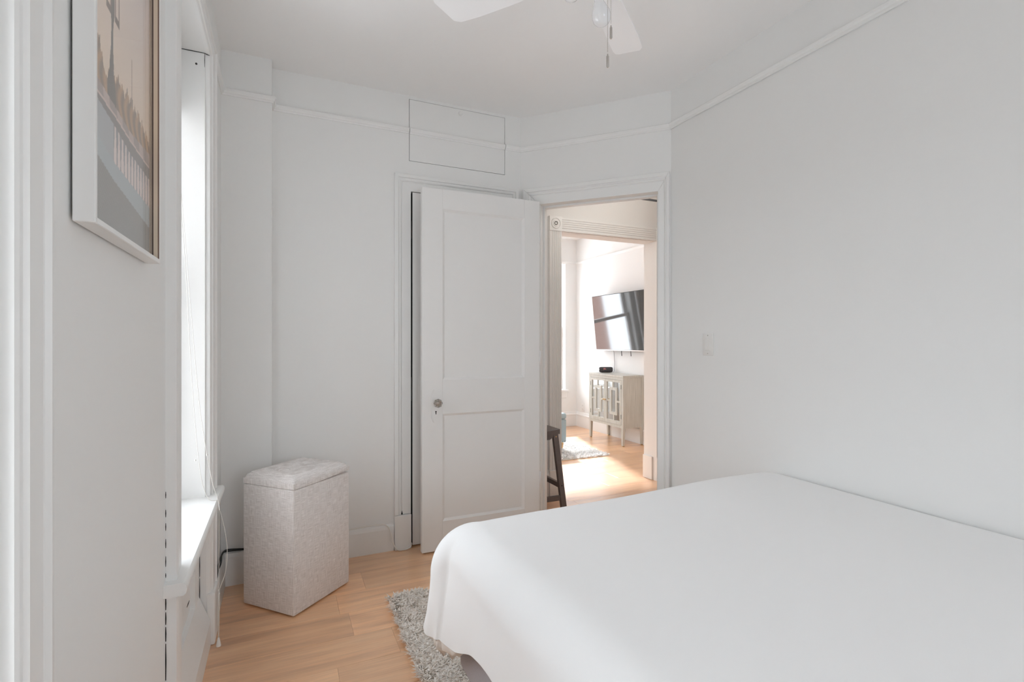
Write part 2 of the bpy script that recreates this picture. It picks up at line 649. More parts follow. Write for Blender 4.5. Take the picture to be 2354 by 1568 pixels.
# wall added out of view to cut low sky light through the bedroom windows
SKYBLOCK = plain('sky_block_render', (0.30, 0.29, 0.28), 0.9, bump=0.3, bscale=8, var=0.05)
box('wall_sky_block', -10.6, -10.0, -14.0, 14.0, -6.0, 2.6, SKYBLOCK)['kind'] = 'structure'
box('wall_sky_block_side', -4.2, -0.72, 0.95, 1.15, -6.0, 5.2, SKYBLOCK)['kind'] = 'structure'      # added out of view to keep window light off the back wall
# closet behind the back wall
box('wall_closet_back', -0.35, 1.40, 3.42, 3.47, 0, ZC, WALL)['kind'] = 'structure'
box('wall_closet_right', 1.32, 1.38, 3.05, 3.45, 0, ZC, WALL)['kind'] = 'structure'
box('wall_closet_left', -0.35, -0.29, 3.05, 3.45, 0, ZC, WALL)['kind'] = 'structure'
box('ceiling', -0.55, 4.30, YREAR - 0.2, 6.50, ZC, ZC + 0.08, CEIL)['kind'] = 'structure'
# hall and living room
YH = 3.47
tag(holed_wall('wall_hall', (1.38, YH, 0), (1, 0, 0), (0, -1, 0), 2.75, ZC, [(1.993 - 1.38, 2.93 - 1.38, 0, 2.055)], 0.15))
box('wall_hall_left', 0.2, 1.38, 3.47, 3.62, 0, ZC, WALL)['kind'] = 'structure'
box('wall_hall_right', 3.83, 3.95, 0.7, 3.50, 0, ZC, WALL)['kind'] = 'structure'
box('wall_hall_near', 2.10, 3.95, 0.60, 0.72, 0, ZC, WALL)['kind'] = 'structure'
box('wall_living_right', 3.83, 3.95, 3.50, 6.35, 0, ZC, WALL)['kind'] = 'structure'
holed_wall('wall_living_left', (0.30, 0, 0), (0, 1, 0), (1, 0, 0), 6.35, ZC, [(4.20, 4.80, 0.52, 2.285)], 0.12, a0=3.50)  # unglazed opening added out of view to brighten the living room
tag(holed_wall('wall_living_far', (0, 6.21, 0), (1, 0, 0), (0, -1, 0), 3.95, ZC,
               [(2.60, 3.65, 0.52, 2.285), (1.40, 2.00, 0.52, 2.285)], 0.20, a0=0.18))

# floor: planks one by one
floor = box('floor', -0.48, 4.25, YREAR - 0.15, 6.40, -0.10, -0.012, plain('subfloor', (0.22, 0.13, 0.075), 0.9))
tag(floor, kind='structure')
PW, PLN = 0.19, 1.22
fixed = {2.155: 0.273, 1.775: 0.19, 2.535: 0.377, 3.675: 2.694, 3.485: 2.478}
y = 2.155 - PW * 18
row = 0
plank_cache = {}
while y < 6.40:
    key = [k for k in fixed if abs(k - y) < 0.02]
    off = (fixed[key[0]] if key else (row * 0.437 + random.random() * 0.5)) % PLN
    x = -0.48 - PLN + (off + 0.48) % PLN
    y0, y1 = max(y, YREAR - 0.15), min(y + PW, 6.40)
    while x < 4.25 and y1 - y0 > 0.02:
        x0, x1 = max(x, -0.48), min(x + PLN, 4.25)
        if x1 - x0 > 0.03:
            L_, W_ = round(x1 - x0, 4), round(y1 - y0, 4)
            if (L_, W_) not in plank_cache:
                g, b_ = 0.0002, 0.0009
                hx, hy = L_ / 2 - g, W_ / 2 - g
                V = [(-hx, -hy, -0.012), (hx, -hy, -0.012), (hx, hy, -0.012), (-hx, hy, -0.012),
                     (-hx, -hy, -b_ * .6), (hx, -hy, -b_ * .6), (hx, hy, -b_ * .6), (-hx, hy, -b_ * .6),
                     (-hx + b_, -hy + b_, 0), (hx - b_, -hy + b_, 0), (hx - b_, hy - b_, 0), (-hx + b_, hy - b_, 0)]
                F = [(8, 9, 10, 11)]
                for k in range(4):
                    F += [(k, (k + 1) % 4, 4 + (k + 1) % 4, 4 + k), (4 + k, 4 + (k + 1) % 4, 8 + (k + 1) % 4, 8 + k)]
                me = bpy.data.meshes.new('plank'); me.from_pydata(V, [], F); me.materials.append(PLANK)
                plank_cache[(L_, W_)] = me
            o = bpy.data.objects.new('plank', plank_cache[(L_, W_)])
            C.objects.link(o)
            o.parent = floor
            o.location = ((x0 + x1) / 2, (y0 + y1) / 2, 0)
        x += PLN
    y += PW
    row += 1

# picture rails
RZ0, RZ1 = 2.408, 2.440
rail_prof = [(0, RZ0), (0.006, RZ0), (0.008, RZ0 + 0.006), (0.013, RZ0 + 0.010), (0.017, RZ0 + 0.018), (0.018, RZ1 - 0.004), (0.015, RZ1), (0, RZ1 - 0.002)]
rail_prof = [(d - 0.001 if d == 0 else d, z) for d, z in rail_prof]
tag(plan_sweep('trim_2', [(XW, 2.455), (XW, YBUMP), (-0.040, YBUMP), (-0.040, YB), (0.681, YB)], rail_prof, TRIM), kind='structure')
tag(plan_sweep('trim_3', [(1.293, YB), (C1.x, C1.y), (C2.x, C2.y), (XR, YREAR)], rail_prof, TRIM), kind='structure')

# baseboards
base_prof = [(-0.001, 0), (0.016, 0), (0.016, 0.125), (0.013, 0.138), (0.006, 0.148), (-0.001, 0.150)]
tag(plan_sweep('baseboard_back', [(-0.040, YBUMP + 0.02), (-0.040, YB), (0.592, YB)], base_prof, TRIM), kind='structure')
lb = [(-0.001, 0), (0.020, 0), (0.020, 0.140), (0.016, 0.158), (-0.001, 0.160)]
tag(plan_sweep('baseboard_left', [(XW, 2.462), (XW, YBUMP), (-0.040, YBUMP)], lb, TRIM), kind='structure')
tag(plan_sweep('baseboard_left.001', [(XW, 0.835), (XW, 1.535)], lb, TRIM), kind='structure')
tag(plan_sweep('baseboard_right', [(C2.x, C2.y - 0.01), (XR, YREAR)], base_prof, TRIM), kind='structure')

# ------------------------------------------------------------------ bedroom windows
win_prof = [(0, -0.001), (0, 0.024), (0.020, 0.026), (0.024, 0.020), (0.032, 0.018), (0.036, 0.021), (0.092, 0.021), (0.096, 0.016), (0.104, 0.015), (0.110, 0.012), (0.112, -0.001)]


def bedroom_window(n, y0, y1, wf=1.0):
    """sash window in a deep panelled recess of the window wall; opening y0..y1"""
    root = empty('window_%d' % n, (XW, (y0 + y1) / 2, 0))
    tag(root, kind='structure')
    T = Matrix.Translation((-XW, -(y0 + y1) / 2, 0))

    def fin(o):
        o.data.transform(T); return o
    w = 0.112
    holder = []
    # casing boards run to the floor, head casing above
    V = casing_u(None, (XW, 0, 0), (0, 1, 0), (1, 0, 0), y0 - w, y1 + w * wf, WHEAD + 0.082, win_prof, 0.0, wr=wf, wt=0.82 / 1.12)
    for o in V: o.parent = root; fin(o)
    # plinth block of the far casing
    fin(box('plinth_block', XW - 0.001, XW + 0.030, y1 - 0.004, y1 + w * wf + 0.006, 0, 0.205, TRIM, root, 0.006))
    # stool board with rounded nosing and horns
    st = MB()
    st.prism([(XW - 0.24, SILL - 0.032), (XW + 0.043, SILL - 0.032), (XW + 0.049, SILL - 0.026), (XW + 0.051, SILL - 0.016), (XW + 0.049, SILL - 0.006), (XW + 0.043, SILL), (XW - 0.24, SILL)], 1, y0, y1)
    o = st.build('stool_board', TRIM, root, angle=40); fin(o)
    for a, b in ((y0 - w - 0.028, y0 + 0.001), (y1 - 0.001, y1 + w * wf + 0.012)):
        hb = MB()
        hb.prism([(XW - 0.001, SILL - 0.032), (XW + 0.043, SILL - 0.032), (XW + 0.049, SILL - 0.026), (XW + 0.051, SILL - 0.016), (XW + 0.049, SILL - 0.006), (XW + 0.043, SILL), (XW - 0.001, SILL)], 1, a, b)
        fin(hb.build('stool_horn', TRIM, root, angle=40))
    # panelled dado below the stool
    xb = XW - 0.040
    fin(box('dado_panel', xb - 0.02, xb, y0, y1, 0, SILL - 0.032, TRIM, root))
    fin(MB().box(xb, xb + 0.016, y0 + 0.0025, y0 + 0.10, 0.0, SILL - 0.033).build('dado_stile', TRIM, root))
    fin(MB().box(xb, xb + 0.016, y1 - 0.10, y1 - 0.0045, 0.0, SILL - 0.033).build('dado_stile', TRIM, root))
    fin(MB().box(xb, xb + 0.016, y0 + 0.10, y1 - 0.10, 0.48, SILL - 0.033).build('dado_rail', TRIM, root))
    fin(MB().prism([(xb, 0), (xb + 0.055, 0), (xb + 0.055, 0.10), (xb + 0.045, 0.125), (xb + 0.016, 0.20), (xb, 0.20)], 1, y0 + 0.0025, y1 - 0.0045).build('dado_base', TRIM, root))
    # jamb liners and blind stop
    fin(box('jamb_liner', XW - 0.30, XW - 0.003, y1 - 0.012, y1 + 0.001, SILL, WHEAD - 0.002, TRIM, root))
    fin(box('jamb_liner', XW - 0.30, XW - 0.003, y0 - 0.001, y0 + 0.012, SILL, WHEAD - 0.002, TRIM, root))
    # sashes, sill outside, glass
    xs = XW - 0.165
    zm = (SILL + WHEAD) / 2
    for nm, xx, za, zb in (('lower_sash', xs + 0.022, SILL, zm + 0.022), ('upper_sash', xs - 0.022, zm - 0.022, WHEAD)):
        m = MB()
        m.box(xx - 0.02, xx + 0.02, y0 + 0.012, y0 + 0.058, za, zb)
        m.box(xx - 0.02, xx + 0.02, y1 - 0.058, y1 - 0.012, za, zb)
        m.box(xx - 0.02, xx + 0.02, y0 + 0.058, y1 - 0.058, za, za + 0.05)
        m.box(xx - 0.02, xx + 0.02, y0 + 0.058, y1 - 0.058, zb - 0.045, zb)
        s_ = fin(m.build(nm, TRIM, root))
        p = box('pane', xx - 0.002, xx + 0.002, y0 + 0.058, y1 - 0.058, za + 0.05, zb - 0.045, PANE, s_)
        p.data.transform(T)
    return root


w1 = bedroom_window(1, 1.65, 2.32, 1.24)
w2 = bedroom_window(2, 0.28, 0.70, 0.6)


def blind_mat():
    m, nt, b = nmat('blind_fabric')
    b.inputs['Base Color'].default_value = (0.80, 0.80, 0.79, 1)
    b.inputs['Roughness'].default_value = 0.9
    tr = nt.nodes.new('ShaderNodeBsdfTranslucent')
    tr.inputs['Color'].default_value = (0.80, 0.80, 0.79, 1)
    mx = nt.nodes.new('ShaderNodeMixShader')
    mx.inputs[0].default_value = 0.15
    nt.links.new(b.outputs[0], mx.inputs[1])
    nt.links.new(tr.outputs[0], mx.inputs[2])
    nt.links.new(mx.outputs[0], nt.nodes['Material Output'].inputs[0])
    return m


BLIND = blind_mat()
for wn, ya, yb, zlow in ((w1, 1.668, 2.302, 2.09), (w2, 0.298, 0.682, 1.62)):
    Tb = Matrix.Translation((-XW, -(ya + yb) / 2, 0))
    o = MB().box(XW - 0.1012, XW - 0.10, ya, yb, zlow, WHEAD - 0.02).build('roller_blind', BLIND, wn); o.data.transform(Tb)
    o2 = MB().tube([(XW - 0.101, ya, zlow), (XW - 0.101, yb, zlow)], 0.008, 10).build('hem_bar', PLAST, o, smooth=True); o2.data.transform(Tb)
    o2 = MB().tube([(XW - 0.105, ya, WHEAD - 0.026), (XW - 0.105, yb, WHEAD - 0.026)], 0.022, 14).build('roller_tube', BLIND, o, smooth=True); o2.data.transform(Tb)

# open joints (cracked caulk) round the far window, shade drawn as ragged dark strips
jr = random.Random(3)
T1 = Matrix.Translation((-XW, -1.985, 0))


def joint_strip(parent, segs, T, name='joint_shade'):
    m = MB()
    for (p, q, wd) in segs:
        m.tube([p, [(p[i] + q[i]) / 2 for i in range(3)], q], [wd * 0.6, wd, wd * 0.5], 5)
    o = m.build(name, DARK, parent)
    o.data.transform(T)
    return o


segs = []
z = 0.02
while z < 0.545:
    dz = 0.03 + jr.random() * 0.10
    segs.append(((XW + 0.001, 1.5375, z), (XW + 0.001, 1.5375, min(z + dz, 0.55)), 0.0016))
    z += dz + 0.006
z = 0.60
while z < 0.84:
    dz = 0.006 + jr.random() * 0.02
    segs.append(((XW + 0.001, 1.5375, z), (XW + 0.001, 1.5375, z + dz), 0.001))
    z += dz + 0.012 + jr.random() * 0.02
joint_strip(w1, segs, T1)
segs = []
z = 0.03
xj = XW - 0.022
while z < 0.545:
    dz = 0.03 + jr.random() * 0.09
    segs.append(((xj, 2.3175, z), (xj, 2.3175, min(z + dz, 0.55)), 0.0013))
    z += dz + 0.008
joint_strip(w1, segs, T1)
joint_strip(w1, [((XW - 0.10, 2.306, WHEAD - 0.001), (XW - 0.002, 2.306, WHEAD - 0.001), 0.0012), ((XW - 0.004, 2.307, WHEAD - 0.002), (XW - 0.004, 2.307, WHEAD - 0.055), 0.001),
           ((XW - 0.003, 2.308, WHEAD - 0.002), (XW + 0.012, 2.318, WHEAD - 0.001), 0.0015)], T1)
joint_strip(w1, [((XW - 0.022, 2.02, 0.300), (XW - 0.022, 2.07, 0.300), 0.0014), ((XW - 0.022, 1.82, 0.145), (XW - 0.022, 1.838, 0.145), 0.0022)], T1)
# screw hole of a blind bracket on the jamb
sh = MB().tube([(XW - 0.032, 2.3085, WHEAD - 0.048), (XW - 0.032, 2.306, WHEAD - 0.048)], 0.004, 8).build('bracket_screw', STEELD, w1); sh.data.transform(T1)

# blind cord hanging from the recess over the stool board, ends in a tassel
cord = empty('blind_cord', (-0.21, 2.17, 0))
tag(cord, 'thin white blind cord with tassel hanging over the window sill', 'cord')
Tc = Matrix.Translation((0.21, -2.17, 0))
pA = catmull([(-0.360, 2.02, 2.31), (-0.325, 2.05, 1.90), (-0.303, 2.08, 1.57), (-0.287, 2.10, 1.30), (-0.262, 2.12, 0.95), (-0.232, 2.16, 0.70), (-0.2125, 2.175, 0.612), (-0.2085, 2.172, 0.58), (-0.2085, 2.170, 0.42), (-0.2085, 2.170, 0.275)], 8)
pB = catmull([(-0.362, 2.03, 2.31), (-0.326, 2.05, 1.85), (-0.302, 2.07, 1.50), (-0.292, 2.095, 1.22), (-0.280, 2.115, 0.95), (-0.262, 2.13, 0.72), (-0.240, 2.15, 0.625), (-0.2125, 2.172, 0.606), (-0.206, 2.17, 0.575), (-0.190, 2.17, 0.50), (-0.1815, 2.17, 0.42), (-0.187, 2.17, 0.34), (-0.2075, 2.17, 0.275)], 8)
for nm, p in (('cord_strand', pA), ('cord_strand', pB), ('cord_strand', [(-0.2095, 2.170, 0.275), (-0.2115, 2.171, 0.19), (-0.2105, 2.170, 0.098)]), ('cord_strand', [(-0.2075, 2.170, 0.275), (-0.2070, 2.169, 0.19), (-0.2085, 2.170, 0.098)])):
    o = MB().tube(p, 0.0011, 6).build(nm, CORDW, cord, smooth=True); o.data.transform(Tc)
for kx, ky, kz in ((-0.2085, 2.170, 0.275), (-0.2080, 2.170, 0.262), (-0.2435, 2.148, 0.785), (-0.277, 2.118, 0.775)):
    o = MB().lathe([(0, -0.004), (0.003, -0.002), (0.003, 0.002), (0, 0.004)], 8, (kx, ky, kz)).build('cord_knot', CORDW, cord, smooth=True); o.data.transform(Tc)
o = MB().lathe([(0, 0.032), (0.003, 0.032), (0.004, 0.026), (0.0085, 0.002), (0.008, 0), (0, 0)], 14, (-0.2095, 2.17, 0.068)).build('tassel', PLAST, cord, angle=40); o.data.transform(Tc)

# ------------------------------------------------------------------ door casings, closet door, hatch
cas_prof = [(0, -0.001), (0, 0.021), (0.003, 0.024), (0.021, 0.024), (0.024, 0.018), (0.029, 0.017), (0.032, 0.020), (0.038, 0.018), (0.042, 0.012), (0.047, 0.014), (0.095, 0.012), (0.095, -0.001)]
ct = empty('trim_4', (0.94, YB, 0)); tag(ct, kind='structure')
for o in casing_u(None, (0, YB, 0), (1, 0, 0), (0, -1, 0), 0.595, 1.380, 2.166, cas_prof, 0.200, wr=1.0):
    o.parent = ct; o.data.transform(Matrix.Translation((-0.94, -YB, 0)))
for a, b in ((0.594, 0.690), (1.285, 1.381)):
    o = box('plinth_block', a, b, YB - 0.028, YB + 0.001, 0, 0.198, TRIM, ct, 0.004); o.data.transform(Matrix.Translation((-0.94, -YB, 0)))
chip = MB().prism([(0.632, 0.201), (0.641, 0.201), (0.6375, 0.222)], 1, YB - 0.0195, YB - 0.0145).build('paint_chip', DARK, ct)
chip.data.transform(Matrix.Translation((-0.94, -YB, 0)))

door_parts_T = None


def panel_door(name, W, H, Tn, mat, knob_side, panels, knob_a, knob_z, plate_top, plate_bot, extra=None):
    """two-panel painted door, hinge edge at local x=W*(1-knob_side...) built with x 0..W, front face y=0, thickness to +y"""
    root = empty(name)
    tag(root, kind='structure')
    (pa, pb) = panels['x']
    zs = panels['z']         # [(z0,z1) bottom, (z0,z1) top]
    MB().box(0, pa, 0, Tn, 0.008, H, 0.0015, 1).build('stile', mat, root)
    MB().box(pb, W, 0, Tn, 0.008, H, 0.0015, 1).build('stile', mat, root)
    edges = [(0.008, zs[0][0]), (zs[0][1], zs[1][0]), (zs[1][1], H)]
    for a, b in edges:
        MB().box(pa, pb, 0, Tn, a, b).build('rail', mat, root)
    for a, b in zs:
        m = MB()
        m.box(pa, pb, 0.011, Tn - 0.011, a, b)
        # sloped moulding round the recess
        for fy, py in ((0.0, 0.011), (Tn, Tn - 0.011)):
            e = 0.013
            q = [(pa, a), (pb, a), (pb, b), (pa, b)]
            qi = [(pa + e, a + e), (pb - e, a + e), (pb - e, b - e), (pa + e, b - e)]
            vo = [m.bm.verts.new((x, fy + (0.002 if fy == 0 else -0.002), z)) for x, z in q]
            vi = [m.bm.verts.new((x, py, z)) for x, z in qi]
            for k in range(4):
                m.bm.faces.new([vo[k], vo[(k + 1) % 4], vi[(k + 1) % 4], vi[k]])
        m.build('panel', mat, root)
    # escutcheon: long plate with clipped round ends, raised rim
    ka = knob_a
    zc0, zc1 = plate_bot, plate_top
    hw = 0.0255

    def outline(h, i):
        pts = []
        r = h * 0.72
        pts += [(ka - h, zc0 + 0.030 + i), (ka - h + 0.004, zc0 + 0.024 + i)]
        pts += [(ka + r * math.cos(t), zc0 + r + i * 0.3 + r * math.sin(t)) for t in [PI + PI * k / 8 for k in range(9)]]
        pts += [(ka + h - 0.004, zc0 + 0.024 + i), (ka + h, zc0 + 0.030 + i), (ka + h, zc1 - 0.030 - i), (ka + h - 0.004, zc1 - 0.024 - i)]
        pts += [(ka + r * math.cos(t), zc1 - r - i * 0.3 + r * math.sin(t)) for t in [PI * k / 8 for k in range(9)]]
        pts += [(ka - h + 0.004, zc1 - 0.024 - i), (ka - h, zc1 - 0.030 - i)]
        return pts
    m = MB()
    m.prism(outline(hw, 0), 1, -0.004, 0.001)
    esc = m.build('escutcheon', mat, root, angle=30)
    MB().prism(outline(hw - 0.006, 0.006), 1, -0.0065, -0.003).build('escutcheon_field', mat, esc, angle=30)
    kh = MB()
    kz = knob_z - 0.052
    kh.lathe([(0, 0), (0.0042, 0), (0.0042, 0.001), (0, 0.001)], 12, (ka, -0.0066, kz), (0, -1, 0))
    kh.box(ka - 0.0022, ka + 0.0022, -0.0078, -0.006, kz - 0.015, kz)
    kh.build('keyhole', DARK, esc)
    MB().lathe([(0, 0), (0.013, 0), (0.013, 0.003), (0.009, 0.006), (0.0075, 0.026), (0, 0.026)], 16, (ka, -0.006, knob_z), (0, -1, 0)).build('knob_shank', METAL, root, angle=35)
    kb = MB().lathe([(0, 0.0), (0.012, 0.0), (0.021, 0.007), (0.0255, 0.016), (0.0255, 0.022), (0.018, 0.031), (0.010, 0.033), (0, 0.0325)], 8, (ka, -0.030, knob_z), (0, -1, 0)).build('glass_knob', CRYSTAL, root)
    kb['label'] = 'faceted clear glass door knob'
    MB().lathe([(0, 0), (0.010, 0), (0.0115, 0.003), (0.004, 0.008), (0, 0.0085)], 12, (ka, -0.0335, knob_z), (0, -1, 0)).build('knob_core', METAL, root, smooth=True)
    return root


# bedroom door, swung open in front of the closet
d1 = panel_door('door_1', 0.741, 2.066, 0.035, DOORP, 0, {'x': (0.120, 0.636), 'z': [(0.172, 0.784), (0.978, 1.952)]}, 0.078, 0.852, 0.930, 0.734)
d1.location = (0.722, 2.805, 0)
# hinges at the jamb
for hz in (0.30, 1.05, 1.80):
    MB().tube([(0.747, 0.004, hz), (0.747, 0.004, hz + 0.09)], 0.006, 10).build('hinge', DOORP, d1, smooth=True)

# closet door
d2 = panel_door('door_2', 0.583, 2.068, 0.035, DOORP, 0, {'x': (0.11, 0.478), 'z': [(0.20, 0.80), (0.98, 1.95)]}, 0.066, 0.925, 1.005, 0.812)
d2.location = (0.700, YB - 0.006, 0)
MB().box(-0.0006, 0.0004, 0.0006, 0.0345, 0.008, 2.068).build('gap_shade', DARK, d2)['label'] = 'dark strip painting the shaded gap along the closet door'  # dark strip puts the shade of the door gap into colour
# mortises with iron hardware at the latch side of the closet frame
for a, b, w_ in ((0.85, 0.985, 0.006), (1.80, 1.90, 0.005)):
    MB().box(-0.0095, -0.0095 + w_, 0.001, 0.02, a, b).build('strike_plate', STEELD, d2)

# ceiling level hatch in the back wall, with its piece of picture rail
ht = empty('access_hatch', (0.987, YB, 2.431))
tag(ht, 'white painted access hatch in the wall above the closet door', 'hatch')
Th = Matrix.Translation((-0.987, -YB, -2.431))
o = MB().box(0.6850, 1.2890, YB, YB + 0.02, 2.2530, 2.6095).build('hatch_panel', WALL, ht); o.data.transform(Th)
o = plan_sweep('rail_piece', [(0.6845, YB), (1.2895, YB)], [(d, z - 0.001) for d, z in rail_prof], TRIM); o.parent = ht; o.data.transform(Th)
o = MB().lathe([(0, 0.006), (0.009, 0.006), (0.0125, 0.003), (0.014, 0), (0.014, -0.002), (0, -0.002)], 18, (0.997, YB, 2.585), (0, -1, 0)).build('finger_knob', WALL, ht, angle=40); o.data.transform(Th)

# casing of the bedroom doorway in the angled wall
dt = empty('trim_5', (C1.x, C1.y, 0)); tag(dt, kind='structure')
diag_prof = [(0, -0.001), (0, 0.021), (0.003, 0.024), (0.024, 0.024), (0.027, 0.018), (0.032, 0.017), (0.036, 0.020), (0.042, 0.018), (0.046, 0.012), (0.051, 0.014), (0.105, 0.013), (0.105, -0.001)]
for o in casing_u(None, (C1.x, C1.y, 0), (DU.x, DU.y, 0), (DN.x, DN.y, 0), 0.026, 0.918, 2.165, diag_prof, 0.0, wl=1.03, wr=0.60, gap=0.0022):
    o.parent = dt; o.data.transform(Matrix.Translation((-C1.x, -C1.y, 0)))
# door stops on the jambs
M3 = Matrix(((DU.x, DN.x, 0, 0), (DU.y, DN.y, 0, 0), (0, 0, 1, 0), (0, 0, 0, 1)))
for nm, bx in (('door_stop', (0.137, 0.149, -0.085, -0.045, 0, 2.06)), ('door_stop', (0.8425, 0.8545, -0.085, -0.045, 0, 2.06)), ('door_stop', (0.149, 0.8425, -0.085, -0.045, 2.048, 2.06))):
    MB().box(*bx, 0.0015, 1, M=M3).build(nm, TRIM, dt)

# ------------------------------------------------------------------ hall opening with fluted casing
fl_prof = [(0, -0.001), (0, 0.018), (0.010, 0.020)]
for k in range(5):
    s0 = 0.014 + k * 0.0165
    fl_prof += [(s0, 0.020), (s0 + 0.003, 0.0168), (s0 + 0.0075, 0.0158), (s0 + 0.012, 0.0168), (s0 + 0.0145, 0.020)]
fl_prof += [(0.105, 0.020), (0.105, -0.001)]
fc = empty('trim_6', (2.47, YH, 0)); tag(fc, kind='structure')
TF = Matrix.Translation((-2.47, -YH, 0))


def flute(name, horiz, a, b, c0):
    """straight fluted board: vertical from a to b at x=c0, or horizontal x from a to b with top at c0"""
    n = len(fl_prof)
    V = []
    for e in (a, b):
        for s_, d in fl_prof:
            V.append((e, YH - d, c0 - s_) if horiz else (c0 + s_, YH - d, e))
    F = [(k, (k + 1) % n, n + (k + 1) % n, n + k) for k in range(n)] + [tuple(range(n)), tuple(range(2 * n - 1, n - 1, -1))]
    o = mesh(name, V, F, TRIM, fc); o.data.transform(TF)


XA, XB_ = 1.993, 2.93
flute('side_casing', False, 0.20, 2.055, XA - 0.105)
flute('side_casing', False, 0.20, 2.055, XB_)
flute('head_casing', True, XA, XB_, 2.163)
for xa in (XA - 0.108, XB_ - 0.002):
    o = MB().box(xa, xa + 0.110, YH - 0.026, YH + 0.001, 2.054, 2.168, 0.002, 1).build('rosette_block', TRIM, fc); o.data.transform(TF)
    r = MB().lathe([(0, 0.004), (0.006, 0.004), (0.010, 0.0), (0.014, 0.0), (0.018, 0.005), (0.024, 0.005), (0.028, 0.001), (0.034, 0.001), (0.038, 0.006), (0.042, 0.003), (0.043, -0.002), (0, -0.002)], 28, (xa + 0.055, YH - 0.026, 2.112), (0, -1, 0)).build('rosette', TRIM, o, angle=30); r.data.transform(TF)
    o = MB().box(xa, xa + 0.110, YH - 0.028, YH + 0.001, 0, 0.200, 0.004, 2).build('plinth_block', TRIM, fc); o.data.transform(TF)
o = MB().box(XB_ - 0.014, XB_ + 0.001, YH + 0.03, YH + 0.15, 0, 0.200, 0.004, 2).build('plinth_block', TRIM, fc); o.data.transform(TF)
hb = [(-0.001, 0), (0.018, 0), (0.018, 0.150), (0.024, 0.155), (0.024, 0.168), (0.012, 0.182), (0.008, 0.20), (-0.001, 0.205)]
tag(plan_sweep('baseboard_hall', [(1.38, YH), (XA - 0.106, YH)], hb, TRIM), kind='structure')
tag(plan_sweep('baseboard_living', [(0.30, 6.21), (3.83, 6.21), (3.83, 3.62)], hb, TRIM), kind='structure')
lr = [(d, z - 0.125) for d, z in rail_prof]
tag(plan_sweep('trim_7', [(0.30, 6.21), (3.83, 6.21), (3.83, 3.62)], lr, TRIM), kind='structure')


def living_window(n, x0, x1):
    root = empty('window_%d' % n, ((x0 + x1) / 2, 6.21, 0)); tag(root, kind='structure')
    T = Matrix.Translation((-(x0 + x1) / 2, -6.21, 0))
    z0, z1 = 0.52, 2.285
    ys = 6.34

    def fin(o): o.data.transform(T); return o
    fin(box('stool_board', x0 - 0.03, x1 + 0.03, 6.165, 6.22, z0 - 0.03, z0, TRIM, root, 0.006))
    fin(box('apron', x0 - 0.01, x1 + 0.01, 6.192, 6.211, z0 - 0.12, z0 - 0.03, TRIM, root, 0.004))
    zm = (z0 + z1) / 2 - 0.02
    for nm, yy, za, zb in (('lower_sash', ys - 0.022, z0, zm + 0.022), ('upper_sash', ys + 0.022, zm - 0.022, z1)):
        m = MB()
        m.box(x0, x0 + 0.05, yy - 0.02, yy + 0.02, za, zb)
        m.box(x1 - 0.05, x1, yy - 0.02, yy + 0.02, za, zb)
        m.box(x0 + 0.05, x1 - 0.05, yy - 0.02, yy + 0.02, za, za + 0.045)
        m.box(x0 + 0.05, x1 - 0.05, yy - 0.02, yy + 0.02, zb - 0.045, zb)
        s_ = fin(m.build(nm, TRIM, root))
        p = box('pane', x0 + 0.05, x1 - 0.05, yy - 0.002, yy + 0.002, za + 0.045, zb - 0.045, PANE, s_); p.data.transform(T)
    return root


living_window(3, 2.60, 3.65)
living_window(4, 1.40, 2.00)  # extra window, added for more daylight inside


def curtain(x0, x1, yc, label):
    n = 60
    V, F = [], []
    for j in range(3):
        z = (0.02, 1.2, 2.33)[j]
        for i in range(n + 1):
            t = i / n
            V.append((x0 + (x1 - x0) * t, yc + 0.022 * math.sin(t * PI * 14 + 0.4 * math.sin(9 * t)), z))
    for j in range(2):
        for i in range(n):
            a = j * (n + 1) + i
            F.append((a, a + 1, a + n + 2, a + n + 1))
    o = mesh('curtain', V, F, CURT, smooth=True)
    sm = o.modifiers.new('thickness', 'SOLIDIFY'); sm.thickness = 0.003
    tag(o, label, 'curtain', 'living room curtains')
    return o


# ------------------------------------------------------------------ bed
BX0, BX1, BY0, BY1 = 0.525, 2.00, -0.44, 1.575
bed = empty('bed', ((BX0 + BX1) / 2, (BY0 + BY1) / 2, 0))
tag(bed, 'grey upholstered bed under the white duvet against right wall', 'bed')
TB = Matrix.Translation((-(BX0 + BX1) / 2, -(BY0 + BY1) / 2, 0))
o = MB().box(BX0, BX1, BY0, BY1, 0.145, 0.36, 0.025, 3).build('bed_base', BEDF, bed, angle=40); o.data.transform(TB)
o = MB().box(BX0 + 0.01, BX1, BY0, BY1 - 0.005, 0.361, 0.560, 0.05, 4).build('mattress', SHEET, bed, angle=40); o.data.transform(TB)
for lx in (BX0 + 0.10, BX1 - 0.10):
    for ly in (BY0 + 0.10, BY1 - 0.16):
        o = MB().hexa([(lx - .025, ly - .025, 0), (lx + .025, ly - .025, 0), (lx + .025, ly + .025, 0), (lx - .025, ly + .025, 0),
                       (lx - .035, ly - .035, .15), (lx + .035, ly - .035, .15), (lx + .035, ly + .035, .15), (lx - .035, ly + .035, .15)]).build('leg', STOOLM, bed); o.data.transform(TB)

EX, EY = 0.60, 1.555      # where the duvet starts to turn down


